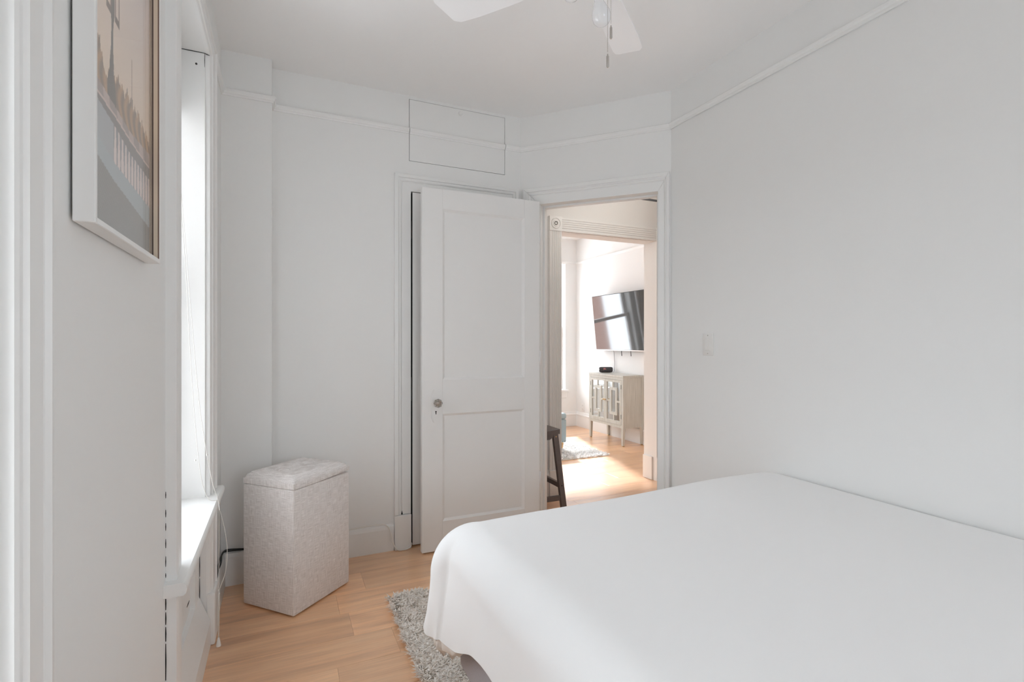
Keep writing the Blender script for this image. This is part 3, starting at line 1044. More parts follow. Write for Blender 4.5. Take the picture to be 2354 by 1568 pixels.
def duvet_point(a, b):
    """cloth coordinate -> place; a across (X), b along (Y)"""
    dx, dy = max(0.0, EX - a), max(0.0, b - EY)
    hyp = math.hypot(dx, dy) or 1.0
    ux, uy = dx / hyp, dy / hyp
    d = max(dx / 0.42, dy / 0.36) * (0.42 * ux * ux + 0.36 * uy * uy + 0.14 * ux * uy)
    top = 0.622 + 0.012 * math.exp(-((a - 1.65) / 0.35) ** 2) - 0.012 * math.exp(-((b - 1.35) / 0.25) ** 2) * math.exp(-((a - 1.15) / 0.35) ** 2)
    top += 0.008 * math.sin(2.1 * a + 1.3 * b) * 0.6
    top += 0.010 * max(0.0, (0.9 - b)) * 0.6
    # the duvet thins towards its foot corner
    q = max(0.0, 0.62 - math.hypot(max(0, a - EX) * 0.9, max(0, EY - b) * 0.8)) / 0.62
    top -= 0.016 * q * q
    if a > 1.93:
        top -= 0.02 * ((a - 1.93) / 0.09) ** 2
    if d == 0:
        return (a, b, top)
    Rv = 0.115 * (ux * ux) + 0.085 * (uy * uy) + 0.15 * ux * uy
    arc = Rv * PI / 2
    if d < arc:
        hz, dr = Rv * math.sin(d / Rv), Rv * (1 - math.cos(d / Rv))
    else:
        e = d - arc
        g = e * e / (e + 0.10)
        hz, dr = Rv + 0.12 * g, Rv + 0.985 * e
        # folds deepen down the drop
        s = (b if ux > uy else a)
        cor = ux * uy * 2
        hz += g * (0.05 * cor + 0.045 * math.sin(17 * s + 2.0 * cor) + 0.02 * math.sin(41 * s))
    return (EX - (ux * hz) if dx > 0 else a, EY + (uy * hz) if dy > 0 else b, top - dr)




def hem_k(b):
    t = min(1, max(0, (1.52 - b) / 0.30))
    return 1.0 - 0.22 * t * t * (3 - 2 * t)


nA, nB = 130, 150
Va, Fa = [], []
A0, A1, B0, B1 = EX - 0.42, 2.022, -0.40, EY + 0.36
for j in range(nB + 1):
    b = B0 + (B1 - B0) * (1 - (1 - j / nB) ** 1.6)
    for i in range(nA + 1):
        a = A0 + (A1 - A0) * (i / nA) ** 1.5
        aa = a
        if a < EX:                               # hem of the long side rises towards the head
            aa = EX - (EX - a) * hem_k(b)
        Va.append(duvet_point(aa, b))
for j in range(nB):
    for i in range(nA):
        p = j * (nA + 1) + i
        Fa.append((p, p + 1, p + nA + 2, p + nA + 1))
duvet = mesh('duvet', Va, Fa, DUVET, smooth=True)
sm = duvet.modifiers.new('thickness', 'SOLIDIFY'); sm.thickness = 0.016; sm.offset = -1
tag(duvet, 'smooth white duvet draped over the bed', 'duvet')

# the gathered cream underside that shows below the hem at the foot corner
Vh, Fh = [], []
nh = 48
for k in range(nh + 1):
    b = 1.44 + (EY + 0.16 - 1.44) * k / nh
    p = duvet_point(EX - (EX - A0) * hem_k(b), b)
    env = math.sin(PI * min(1, max(0, k / nh))) ** 0.6
    wv_ = 0.5 + 0.5 * math.sin(k * 0.62)
    for du_, dz in ((0.012, 0.020), (0.006, -0.006), (0.004 + 0.012 * wv_, -0.030 * env), (0.022, -(0.040 + 0.018 * wv_) * env), (0.050, -0.020 * env), (0.060, 0.020)):
        Vh.append((p[0] + du_, p[1] - 0.35 * du_ * max(0, k / nh - 0.3), p[2] + dz))
for k in range(nh):
    for q in range(5):
        Fh.append((k * 6 + q, k * 6 + q + 1, (k + 1) * 6 + q + 1, (k + 1) * 6 + q))
mesh('hem_lining', Vh, Fh, SHEET, duvet, smooth=True)['label'] = 'gathered cream lining under the hem'

# ------------------------------------------------------------------ hamper
hx, hy = 0.0515, 2.394
e1 = Vector((-0.238, 0.203, 0)); e2 = Vector((0.259, 0.239, 0))
ang = math.atan2(e2.y, e2.x)
HW, HD = 0.352, 0.305
hm = empty('laundry_hamper', (hx, hy, 0), ang)
tag(hm, 'greige linen laundry hamper with padded lid on the floor by the window', 'hamper')
MB().box(0, HW, 0, HD, 0.006, 0.552, 0.006, 2).build('body', LINEN, hm, angle=40)
# padded lid, domed, with two tufted buttons
nU, nV = 28, 24
Vl, Fl = [], []
btn = [(HW * 0.30, HD * 0.55), (HW * 0.70, HD * 0.55)]


def lid_z(u, v):
    t = min(u, HW - u, v, HD - v)
    e = min(1, max(0, t) / 0.045)
    z_ = 0.552 + 0.026 + 0.030 * (1 - (1 - e) ** 2.4)
    for bu, bv in btn:
        r2 = ((u - bu) ** 2 + (v - bv) ** 2)
        z_ -= 0.013 * math.exp(-r2 / 0.0005) + 0.003 * math.exp(-r2 / 0.004)
    return z_


for j in range(nV + 1):
    for i in range(nU + 1):
        u, v = HW * i / nU, HD * j / nV
        Vl.append((u, v, lid_z(u, v)))
nT = len(Vl)
for j in range(nV):
    for i in range(nU):
        p = j * (nU + 1) + i
        Fl.append((p, p + 1, p + nU + 2, p + nU + 1))
ring = [i for i in range(nU + 1)] + [j * (nU + 1) + nU for j in range(1, nV + 1)] + [nV * (nU + 1) + i for i in range(nU - 1, -1, -1)] + [j * (nU + 1) for j in range(nV - 1, 0, -1)]
for k in ring:
    x_, y_, _ = Vl[k]
    # the lid is warped a little: lifts off the body towards the far right corner
    lift = 0.012 * max(0, (x_ / HW - 0.35)) * (1 if y_ < HD * 0.2 else 0.5)
    Vl.append((x_ * 0.995 + 0.001, y_ * 0.995 + 0.001, 0.5535 + lift))
nr = len(ring)
for k in range(nr):
    k2 = (k + 1) % nr
    Fl.append((ring[k], ring[k2], nT + k2, nT + k))
Fl.append(tuple(nT + k for k in range(nr))[::-1])
lid = mesh('lid', Vl, Fl, LINEN, hm)
lid.data.polygons.foreach_set('use_smooth', [True] * len(lid.data.polygons)); lid.data.set_sharp_from_angle(angle=math.radians(55))
for bu, bv in btn:
    MB().lathe([(0, 0.005), (0.006, 0.004), (0.010, 0.0), (0.010, -0.003), (0, -0.003)], 14, (bu, bv, lid_z(bu, bv))).build('tuft_button', LINEN, lid, smooth=True)


# ------------------------------------------------------------------ rugs
def shag(name, x0, x1, y0, y1, mat, n, hgt, wid, label, cat, dense=None):
    root = empty(name, ((x0 + x1) / 2, (y0 + y1) / 2, 0))
    tag(root, label, cat)
    cx_, cy_ = (x0 + x1) / 2, (y0 + y1) / 2
    o = MB().box(x0 - cx_, x1 - cx_, y0 - cy_, y1 - cy_, 0.0005, 0.008, 0.002, 1).build('backing', mat, root)
    px = rng.uniform(x0, x1, n * 12); py = rng.uniform(y0, y1, n * 12)
    if dense is not None:
        keep = dense(px, py) | (rng.random(len(px)) < 0.06)
        px, py = px[keep], py[keep]
    px, py = px[:n] - cx_, py[:n] - cy_
    k = len(px)
    # tufts lean in clumps
    ca = 5.5
    ang_ = 2.0 * np.sin(px * 61 + 1.3 * np.sin(py * 43)) + 2.0 * np.sin(py * 53 + 1.7 * np.sin(px * 39)) + rng.normal(0, 0.9, k) - 0.6
    lean = rng.uniform(0.7, 1.7, k) * hgt
    hh = hgt * rng.uniform(0.45, 1.0, k)
    ww = wid * rng.uniform(0.7, 1.3, k)
    dx, dy = np.cos(ang_), np.sin(ang_)
    sx, sy = -dy, dx
    V = np.zeros((k, 5, 3))
    for q, (f_, z_, w_) in enumerate(((0, 0.004, 1), (0, 0.004, -1), (0.45, 0.80, 0.9), (0.45, 0.80, -0.9), (1.0, 1.0, 0))):
        zz = z_ if q < 2 else 0.006 + hh * z_
        V[:, q, 0] = px + dx * lean * f_ + sx * ww * 0.5 * w_
        V[:, q, 1] = py + dy * lean * f_ + sy * ww * 0.5 * w_
        V[:, q, 2] = zz
    V = V.reshape(-1, 3)
    base = np.arange(k)[:, None] * 5
    T = np.concatenate([base + np.array([[0, 1, 3]]), base + np.array([[0, 3, 2]]), base + np.array([[2, 3, 4]])], 0)
    me = bpy.data.meshes.new('pile')
    me.vertices.add(len(V)); me.vertices.foreach_set('co', V.ravel())
    me.loops.add(T.size); me.loops.foreach_set('vertex_index', T.ravel().astype(np.int32))
    me.polygons.add(len(T)); me.polygons.foreach_set('loop_start', np.arange(0, T.size, 3, dtype=np.int32))
    me.update(calc_edges=True); me.validate()
    p = link('pile', me, root, mat)
    p['kind'] = 'stuff'
    return root


shag('shag_rug', 0.452, 1.75, 0.55, 2.378, PILE_G, 26000, 0.024, 0.0056, 'beige grey shaggy rug lying under the foot of the bed', 'rug',
     lambda x, y: (x < 0.62) & (y > 1.35))
shag('shag_rug', 1.75, 3.130, 4.430, 5.85, PILE_W, 16000, 0.022, 0.008, 'white shaggy rug on the living room floor beyond the doorway', 'rug',
     lambda x, y: (x > 2.4) & (y < 5.6))

# ------------------------------------------------------------------ picture on the window wall
PY0, PY1, PZ0, PZ1 = 0.890, 1.318, 1.366, 2.010
XF0, XF1 = XW + 0.004, -0.236
pic = empty('framed_picture', (XW, (PY0 + PY1) / 2, PZ0))
tag(pic, 'white framed photograph of a bridge and lamp post on left wall', 'picture')
TP = Matrix.Translation((-XW, -(PY0 + PY1) / 2, -PZ0))
fw = 0.0095
for nm, q in (('frame_side', (PY0, PY0 + fw, PZ0, PZ1)), ('frame_side', (PY1 - fw, PY1, PZ0, PZ1)), ('frame_rail', (PY0 + fw, PY1 - fw, PZ0, PZ0 + fw)), ('frame_rail', (PY0 + fw, PY1 - fw, PZ1 - fw, PZ1))):
    o = MB().box(XF0, XF1, q[0], q[1], q[2], q[3], 0.0012, 1).build(nm, TRIM, pic); o.data.transform(TP)
# the bare inner edge of the far side, in bands
xp = -0.2545
bands = [(xp, -0.2495, 0), (-0.2495, -0.2472, 1), (-0.2472, -0.2395, 2), (-0.2395, -0.2372, 3)]
for xa, xb2, k in bands:
    o = MB().box(xa, xb2, PY1 - fw - 0.0022, PY1 - fw, PZ0 + fw, PZ1 - fw).build('inner_edge', LINER[k], pic); o.data.transform(TP)


def lin(r, g, b):
    f_ = lambda c: ((c / 255) / 12.92 if c / 255 <= 0.04045 else ((c / 255 + 0.055) / 1.055) ** 2.4)
    return np.array([f_(r), f_(g), f_(b)])


def print_colour(Y, Z):
    """the photograph printed on the sheet; Y along the wall, Z up (measured on a sheet at x=-0.241)"""
    k = 0.241 / 0.2545
    y, z = Y * k, 1.2 + (Z - 1.2) * k
    t = min(1, max(0, (z - 1.55) / 0.35))
    col = lin(226, 208, 188) * (1 - t) + lin(214, 204, 202) * t

    def inter(pts, v):
        for (a, fa), (b, fb) in zip(pts, pts[1:]):
            if a <= v <= b: return fa + (fb - fa) * (v - a) / (b - a)
        return pts[0][1] if v < pts[0][0] else pts[-1][1]
    nz = 0.006 * math.sin(y * 240 + 2 * math.sin(z * 90)) + 0.004 * math.sin(y * 610)
    # spire
    if abs(y - 1.105) < (0.0022 if z < 1.70 else -1) and z > 1.60: col = lin(186, 166, 154)
    if abs(y - 1.105) < 0.006 and z < 1.632: col = lin(160, 146, 136)
    # trees and far bank
    tree = inter([(0.88, 1.66), (0.93, 1.640), (0.95, 1.60), (0.965, 1.61), (1.0, 1.622), (1.03, 1.628), (1.06, 1.618), (1.08, 1.632), (1.10, 1.616), (1.15, 1.622), (1.20, 1.606), (1.25, 1.597), (1.30, 1.603)], y) + nz
    if z < tree:
        w_ = 0.5 + 0.5 * math.sin(y * 170 + 3 * math.sin(z * 60))
        col = lin(150, 138, 128) * (1 - w_) + lin(186, 160, 136) * w_
    # lamp post
    wpost = inter([(1.55, 0.026), (1.60, 0.021), (1.628, 0.010), (1.633, 0.011), (1.66, 0.006), (1.70, 0.005), (1.715, 0.010), (1.745, 0.008), (1.80, 0.006)], z)
    if abs(y - inter([(1.55, 0.99), (1.60, 0.985), (1.70, 0.990), (1.8, 0.996)], z)) < wpost and z < 1.80: col = lin(132, 128, 124)
    for sgn, yy in ((-1, 0.972), (1, 1.016)):
        if abs(abs(y - yy) - 0.010) < 0.003 and 1.715 < z < 1.80: col = lin(158, 142, 134)
        if abs(z - 1.717) < 0.006 and abs(y - yy) < 0.012: col = lin(140, 130, 124)
    # river bank strip and stair
    f1 = inter([(0.88, 1.585), (1.096, 1.568), (1.287, 1.579), (1.30, 1.58)], y)
    if z < f1: col = lin(192, 178, 172) if math.sin(y * 90 + z * 30) > 0.2 else lin(170, 160, 156)
    # coping of the balustrade
    rt = inter([(0.88, 1.566), (1.005, 1.562), (1.096, 1.555), (1.287, 1.548), (1.3, 1.548)], y)
    rb = inter([(0.88, 1.556), (1.005, 1.543), (1.096, 1.530), (1.287, 1.522), (1.3, 1.52)], y)
    if z < rt: col = lin(206, 190, 184)
    if z < rt - 0.004: col = lin(148, 144, 142)
    # balusters
    if z < rb:
        col = lin(176, 178, 180)
        if y > 0.995:
            ph = (y - 0.995) / (0.0205)
            fr_ = ph - math.floor(ph)
            bulge = 0.28 + 0.10 * math.sin((z - 1.47) * 70)
            if abs(fr_ - 0.5) < bulge: col = lin(218, 206, 202)
            else: col = lin(158, 156, 158)
    bb = inter([(0.88, 1.505), (1.005, 1.484), (1.244, 1.468), (1.3, 1.465)], y)
    if z < bb: col = lin(176, 182, 184)
    cb = inter([(0.88, 1.478), (0.926, 1.469), (0.998, 1.455), (1.225, 1.429), (1.3, 1.422)], y)
    if z < cb:
        g = 152 + 6 * math.sin(y * 900) * math.sin(z * 800)
        col = lin(g, g - 1, g - 3)
    return col


nY_, nZ_ = 210, 300
Yv = np.linspace(PY0 + fw, PY1 - fw - 0.0022, nY_ + 1)
Zv = np.linspace(PZ0 + fw, PZ1 - fw, nZ_ + 1)
Vp = [(xp - XW, y_ - (PY0 + PY1) / 2, z_ - PZ0) for z_ in Zv for y_ in Yv]
Fp = [(j * (nY_ + 1) + i, j * (nY_ + 1) + i + 1, (j + 1) * (nY_ + 1) + i + 1, (j + 1) * (nY_ + 1) + i) for j in range(nZ_) for i in range(nY_)]
me = bpy.data.meshes.new('print'); me.from_pydata(Vp, [], Fp)
at = me.color_attributes.new('print_colour', 'FLOAT_COLOR', 'POINT')
cols = np.ones((len(Vp), 4), dtype=np.float32)
for idx, (z_, y_) in enumerate((z_, y_) for z_ in Zv for y_ in Yv):
    cols[idx, :3] = np.minimum(0.9, print_colour(y_, z_) * 1.22)
at.data.foreach_set('color', cols.ravel())
link('print', me, pic, PRINT)
o = MB().box(xp + 0.003, xp + 0.0045, PY0 + fw, PY1 - fw - 0.0022, PZ0 + fw, PZ1 - fw).build('glazing', ARGLASS, pic); o.data.transform(TP)
o = MB().box(XF0, xp - 0.001, PY0 + fw, PY1 - fw, PZ0 + fw, PZ1 - fw).build('backing_board', STOOLM, pic); o.data.transform(TP)

# ------------------------------------------------------------------ ceiling fan
FC = Vector((0.855, 1.305, 0))
fan = empty('ceiling_fan', (FC.x, FC.y, ZC))
tag(fan, 'white ceiling fan with bare bulbs and pull chains', 'ceiling fan')
zf = ZC                         # parts in local coordinates, z relative to the ceiling
MB().lathe([(0, 0), (0.065, 0), (0.065, -0.02), (0.045, -0.05), (0.018, -0.06), (0.018, -0.11), (0, -0.11)], 28).build('canopy', FANW, fan, angle=35)
MB().lathe([(0, -0.10), (0.05, -0.105), (0.095, -0.13), (0.105, -0.17), (0.10, -0.215), (0.07, -0.235), (0.05, -0.24), (0.05, -0.265), (0, -0.265)], 32).build('motor_housing', FANW, fan, angle=35)
zb_ = -0.285


def blade(angle):
    m = MB()
    L0, L1 = 0.13, 0.535
    pts = []
    out = [(L0, -0.042), (0.30, -0.055), (0.42, -0.060), (0.49, -0.058), (0.512, -0.045), (0.535, 0.045), (0.532, 0.058), (0.515, 0.063), (0.42, 0.062), (0.30, 0.056), (L0, 0.042)]
    tilt = math.radians(11)
    top, bot = [], []
    for u, v in out:
        for lst, dz in ((top, 0.003), (bot, -0.003)):
            z_ = zb_ + v * math.sin(tilt) + dz
            v2 = v * math.cos(tilt)
            lst.append(m.bm.verts.new((u * math.cos(angle) - v2 * math.sin(angle), u * math.sin(angle) + v2 * math.cos(angle), z_)))
    m.bm.faces.new(top); m.bm.faces.new(bot[::-1])
    for k in range(len(out)):
        k2 = (k + 1) % len(out)
        m.bm.faces.new([top[k], bot[k], bot[k2], top[k2]])
    b = m.build('blade', FANW, fan)
    m = MB()
    M = Matrix.Rotation(angle, 4, 'Z')
    m.box(0.06, 0.20, -0.016, 0.016, zb_ + 0.004, zb_ + 0.010, 0.002, 1, M=M)
    m.build('blade_iron', FANW, b)


for k in range(4):
    blade(math.radians(40 + 90 * k))
MB().lathe([(0, -0.264), (0.055, -0.264), (0.060, -0.29), (0.055, -0.325), (0.035, -0.345), (0, -0.347)], 28).build('light_kit', FANW, fan, angle=35)
# bulbs on short tilted sockets; the camera sees the lowest ends
for az, kk, z0_ in ((35.0, 0.55, -0.310), (-170.0, 0.40, -0.303), (275.0, 0.55, -0.310)):
    a = math.radians(az)
    d = Vector((math.cos(a) * kk, math.sin(a) * kk, -math.sqrt(1 - kk * kk)))
    p0 = Vector((math.cos(a) * 0.035, math.sin(a) * 0.035, z0_))
    sk = MB().lathe([(0, -0.005), (0.019, -0.005), (0.021, 0.045), (0.023, 0.05), (0.017, 0.052), (0, 0.052)], 20, p0, d).build('socket', FANW, fan, angle=35)
    bl = MB().lathe([(0.013, 0.048), (0.014, 0.060), (0.020, 0.072), (0.0285, 0.090), (0.030, 0.104), (0.027, 0.118), (0.018, 0.129), (0.008, 0.133), (0, 0.134)], 24, p0, d).build('bulb', BULB, fan, smooth=True)
    # printed mark on the bulb neck
# pull chains: beads and brushed pulls
for cx_, cy_, zt, zl in ((0.055, -0.010, -0.330, -0.594), (0.063, -0.016, -0.325, -0.508)):
    m = MB()
    z_ = zt
    while z_ > zl + 0.046:
        m.lathe([(0, 0.0014), (0.0014, 0), (0, -0.0014)], 6, (cx_, cy_, z_))
        z_ -= 0.0030
    ch = m.build('pull_chain', METAL, fan)
    MB().lathe([(0, 0.041), (0.0018, 0.041), (0.0022, 0.036), (0.0040, 0.034), (0.0040, 0.003), (0.0026, 0.001), (0.0026, 0), (0, 0)], 12, (cx_, cy_, zl)).build('pull_handle', METAL, ch, angle=35)

# ------------------------------------------------------------------ small wall things
sw = empty('light_switch', (XR, 1.990, 1.182))
tag(sw, 'white rocker light switch on the right wall', 'light switch')
MB().box(-0.006, 0.001, -0.036, 0.036, -0.058, 0.058, 0.0035, 2).build('plate', PLAST, sw, angle=40)
MB().box(-0.0075, -0.005, -0.0165, 0.0165, -0.033, 0.033, 0.0005, 1).build('rocker_frame', PLAST, sw)
MB().hexa([(-0.0105, -0.0145, -0.030), (-0.004, -0.0145, -0.030), (-0.004, 0.0145, -0.030), (-0.0105, 0.0145, -0.030),
           (-0.0080, -0.0145, 0.030), (-0.004, -0.0145, 0.030), (-0.004, 0.0145, 0.030), (-0.0080, 0.0145, 0.030)]).build('rocker', PLAST, sw)
for zz in (0.047, -0.047):
    MB().lathe([(0, 0.001), (0.003, 0.0005), (0.003, -0.001), (0, -0.001)], 10, (-0.006, 0, zz), (-1, 0, 0)).build('screw', METAL, sw)

wc = MB().tube(catmull([(0.20, YB - 0.018, 0.152), (0.36, YB - 0.017, 0.157), (0.46, YB - 0.016, 0.161), (0.53, YB - 0.016, 0.158), (0.562, YB - 0.022, 0.135), (0.574, YB - 0.034, 0.09), (0.585, YB - 0.038, 0.045), (0.605, YB - 0.040, 0.012), (0.64, YB - 0.042, 0.006), (0.675, YB - 0.036, 0.008), (0.694, YB - 0.010, 0.016), (0.696, YB + 0.03, 0.02)], 8), 0.0036, 8).build('wall_cable', CORDW, smooth=True)
tag(wc, 'white cable along the baseboard top, looping down beside the closet', 'cable')
bc = empty('baseboard_cable', (-0.25, 2.6, 0.16))
tag(bc, 'thin black cables lying on the baseboard ledge behind hamper', 'cable')
TBc = Matrix.Translation((0.25, -2.6, -0.16))
for pts, r in (([(XW + 0.010, 2.46, 0.163), (XW + 0.012, 2.55, 0.168), (XW + 0.008, 2.68, 0.178), (XW + 0.014, 2.80, 0.182), (XW + 0.035, 2.842, 0.178), (-0.14, 2.838, 0.170), (-0.06, 2.84, 0.168)], 0.004),
               ([(XW + 0.016, 2.46, 0.162), (XW + 0.006, 2.58, 0.165), (XW + 0.014, 2.70, 0.168), (XW + 0.009, 2.82, 0.170), (XW + 0.03, 2.848, 0.168), (-0.15, 2.842, 0.166)], 0.003)):
    o = MB().tube(catmull(pts, 7), r, 7).build('cable_strand', CORDB, bc, smooth=True); o.data.transform(TBc)

# ------------------------------------------------------------------ hall: stool and pendant
SX, SY, SZ = 1.790, 3.120, 0.580
st = empty('bar_stool', (SX - 0.20, SY + 0.17, 0))
tag(st, 'dark brown wooden stool with splayed legs standing behind the open door', 'stool')
TS = Matrix.Translation((-(SX - 0.20), -(SY + 0.17), 0))


def sfin(o): o.data.transform(TS); return o


sw_, sd_ = 0.31, 0.27
m = MB()
nS = 12
# saddle seat: dished across its width
for k in range(nS):
    pass
prof = []
for k in range(nS + 1):
    t = k / nS
    prof.append((SX - sw_ + sw_ * t, SZ - 0.012 * math.sin(PI * t)))
poly = prof + [(SX, SZ - 0.034), (SX - sw_, SZ - 0.034)]
m.prism(poly, 1, SY, SY + sd_)
sfin(m.build('seat', STOOLM, st, angle=30))
legs = []
for sx_ in (0, 1):
    for sy_ in (0, 1):
        tx = SX - 0.030 if sx_ else SX - sw_ + 0.030
        bx_ = SX + 0.022 if sx_ else SX - sw_ - 0.022
        ty = SY + 0.022 if sy_ == 0 else SY + sd_ - 0.022
        by = SY - 0.018 if sy_ == 0 else SY + sd_ + 0.018
        h_, g_ = 0.019, 0.014
        o = MB().hexa([(bx_ - h_, by - g_, 0), (bx_ + h_, by - g_, 0), (bx_ + h_, by + g_, 0), (bx_ - h_, by + g_, 0),
                       (tx - h_, ty - g_, SZ - 0.03), (tx + h_, ty - g_, SZ - 0.03), (tx + h_, ty + g_, SZ - 0.03), (tx - h_, ty + g_, SZ - 0.03)]).build('leg', STOOLM, st)
        sfin(o)
        if sy_ == 0:
            for zz, mt in ((SZ - 0.052, OAKLEG), (0.186, BLACK)):
                tt = zz / (SZ - 0.03)
                cxx, cyy = bx_ + (tx - bx_) * tt, by + (ty - by) * tt
                d = MB().lathe([(0, 0.001), (0.005, 0.001), (0.005, -0.001), (0, -0.001)], 10, (cxx, cyy - g_, zz), (0, -1, 0)).build('screw_cap', mt, o); sfin(d)
# aprons under the seat and stretchers
for ya in (SY + 0.022, SY + sd_ - 0.022):
    sfin(MB().prism([(SX - sw_ + 0.045, SZ - 0.035), (SX - 0.045, SZ - 0.035), (SX - 0.052, SZ - 0.058), (SX - 0.075, SZ - 0.072), (SX - sw_ + 0.075, SZ - 0.072), (SX - sw_ + 0.052, SZ - 0.058)], 1, ya - 0.010, ya + 0.010).build('apron', STOOLM, st))
for xa, sg in ((SX + 0.001, 1), (SX - sw_ - 0.001, -1)):
    sfin(MB().box(xa - 0.010, xa + 0.010, SY + 0.010, SY + sd_ - 0.010, 0.168, 0.201).build('stretcher', STOOLM, st))
for ya in (SY - 0.008, SY + sd_ + 0.008):
    sfin(MB().box(SX - sw_ - 0.012, SX + 0.012 - 0.02, ya - 0.010, ya + 0.010, 0.084, 0.117).build('stretcher', STOOLM, st))

PCX, PCY, PZ = 2.385, 2.785, 2.205
pn = empty('pendant_lamp', (PCX, PCY, ZC))
tag(pn, 'black metal lantern pendant lamp hanging in the hall', 'lamp')
hs_ = 0.108
pz = PZ - ZC
for nm, zz in (('bottom_frame', pz), ('top_frame', pz + 0.26)):
    m = MB()
    for s_ in (-1, 1):
        m.box(-hs_, hs_, s_ * hs_ - 0.006, s_ * hs_ + 0.006, zz - 0.006, zz + 0.006)
        m.box(s_ * hs_ - 0.006, s_ * hs_ + 0.006, -hs_, hs_, zz - 0.006, zz + 0.006)
    m.build(nm, BLACK, pn)
for sx_ in (-1, 1):
    for sy_ in (-1, 1):
        MB().box(sx_ * hs_ - 0.005, sx_ * hs_ + 0.005, sy_ * hs_ - 0.005, sy_ * hs_ + 0.005, pz, pz + 0.26).build('upright', BLACK, pn)
        MB().tube([(sx_ * hs_, sy_ * hs_, pz), (0, 0, pz + 0.01)], 0.003, 6).build('spoke', METAL, pn)
MB().lathe([(0, -0.012), (0.006, -0.008), (0.008, 0), (0.005, 0.01), (0, 0.012)], 12, (0, 0, pz)).build('finial', BLACK, pn, smooth=True)
pl_ = bpy.data.lights.new('pendant_light', 'POINT'); pl_.energy = 8.5; pl_.color = (1.0, 0.96, 0.90); pl_.shadow_soft_size = 0.04
plo = bpy.data.objects.new('pendant_light', pl_); C.objects.link(plo); plo.parent = pn; plo.location = (0, 0, pz + 0.14)
MB().lathe([(0, 0.075), (0.012, 0.075), (0.012, 0.110), (0.014, 0.12), (0.014, 0.20), (0, 0.20)], 16, (0, 0, pz + 0.055)).build('lamp_holder', BLACK, pn, angle=35)
MB().tube([(0, 0, pz + 0.255), (0, 0, -0.02)], 0.005, 8).build('stem', BLACK, pn)
MB().lathe([(0, 0), (0.055, 0), (0.055, -0.02), (0, -0.025)], 24).build('canopy', BLACK, pn, angle=35)

# ------------------------------------------------------------------ living room things
curtain(2.28, 2.58, 6.10, 'white curtain hanging between the living room window and the added one')

cab = empty('mirrored_cabinet', (3.67, 5.065, 0))
tag(cab, 'silver grey two-door cabinet with mirrored fretwork fronts under the television', 'cabinet')
TC = Matrix.Translation((-3.67, -5.065, 0))


def cfin(o): o.data.transform(TC); return o


X0, X1_, Y0, Y1 = 3.523, 3.815, 4.715, 5.410
Z0, Z1 = 0.205, 0.805
cfin(box('top', X0 - 0.004, X1_, Y0 - 0.004, Y1 + 0.004, Z1 - 0.022, Z1, CABW, cab, 0.003))
cfin(box('back_panel', X1_ - 0.012, X1_, Y0 + 0.03, Y1 - 0.03, Z0, Z1 - 0.022, CABW, cab))
cfin(box('bottom_panel', X0 + 0.02, X1_ - 0.012, Y0 + 0.01, Y1 - 0.01, Z0, Z0 + 0.018, CABW, cab))
for ya, yb in ((Y0 + 0.006, Y0 + 0.018), (Y1 - 0.018, Y1 - 0.006)):
    cfin(box('side_panel', X0 + 0.03, X1_ - 0.03, ya, yb, Z0, Z1 - 0.022, CABW, cab))
for xa in (X0, X1_ - 0.034):
    for ya in (Y0, Y1 - 0.034):
        tx = 0.008
        o = MB().hexa([(xa + tx * (xa > 3.6), ya + tx * (ya < 5), 0.010), (xa + 0.034 - tx * (xa < 3.6), ya + tx * (ya < 5), 0.010), (xa + 0.034 - tx * (xa < 3.6), ya + 0.034 - tx * (ya > 5), 0.010), (xa + tx * (xa > 3.6), ya + 0.034 - tx * (ya > 5), 0.010),
                       (xa, ya, Z0 + 0.02), (xa + 0.034, ya, Z0 + 0.02), (xa + 0.034, ya + 0.034, Z0 + 0.02), (xa, ya + 0.034, Z0 + 0.02)])
        o.box(xa, xa + 0.034, ya, ya + 0.034, Z0 + 0.02, Z1 - 0.022)
        lg = cfin(o.build('leg', CABW, cab))
        cfin(MB().lathe([(0, 0), (0.013, 0), (0.013, 0.004), (0.007, 0.010), (0, 0.010)], 14, (xa + 0.017, ya + 0.017, 0)).build('foot_glide', BRASS, lg))
cfin(box('top_rail', X0 + 0.002, X0 + 0.024, Y0 + 0.034, Y1 - 0.034, Z1 - 0.052, Z1 - 0.022, CABW, cab))
cfin(box('bottom_rail', X0 + 0.002, X0 + 0.024, Y0 + 0.034, Y1 - 0.034, Z0 + 0.002, Z0 + 0.034, CABW, cab))
ym = (Y0 + Y1) / 2
zl, zh = Z0 + 0.036, Z1 - 0.054
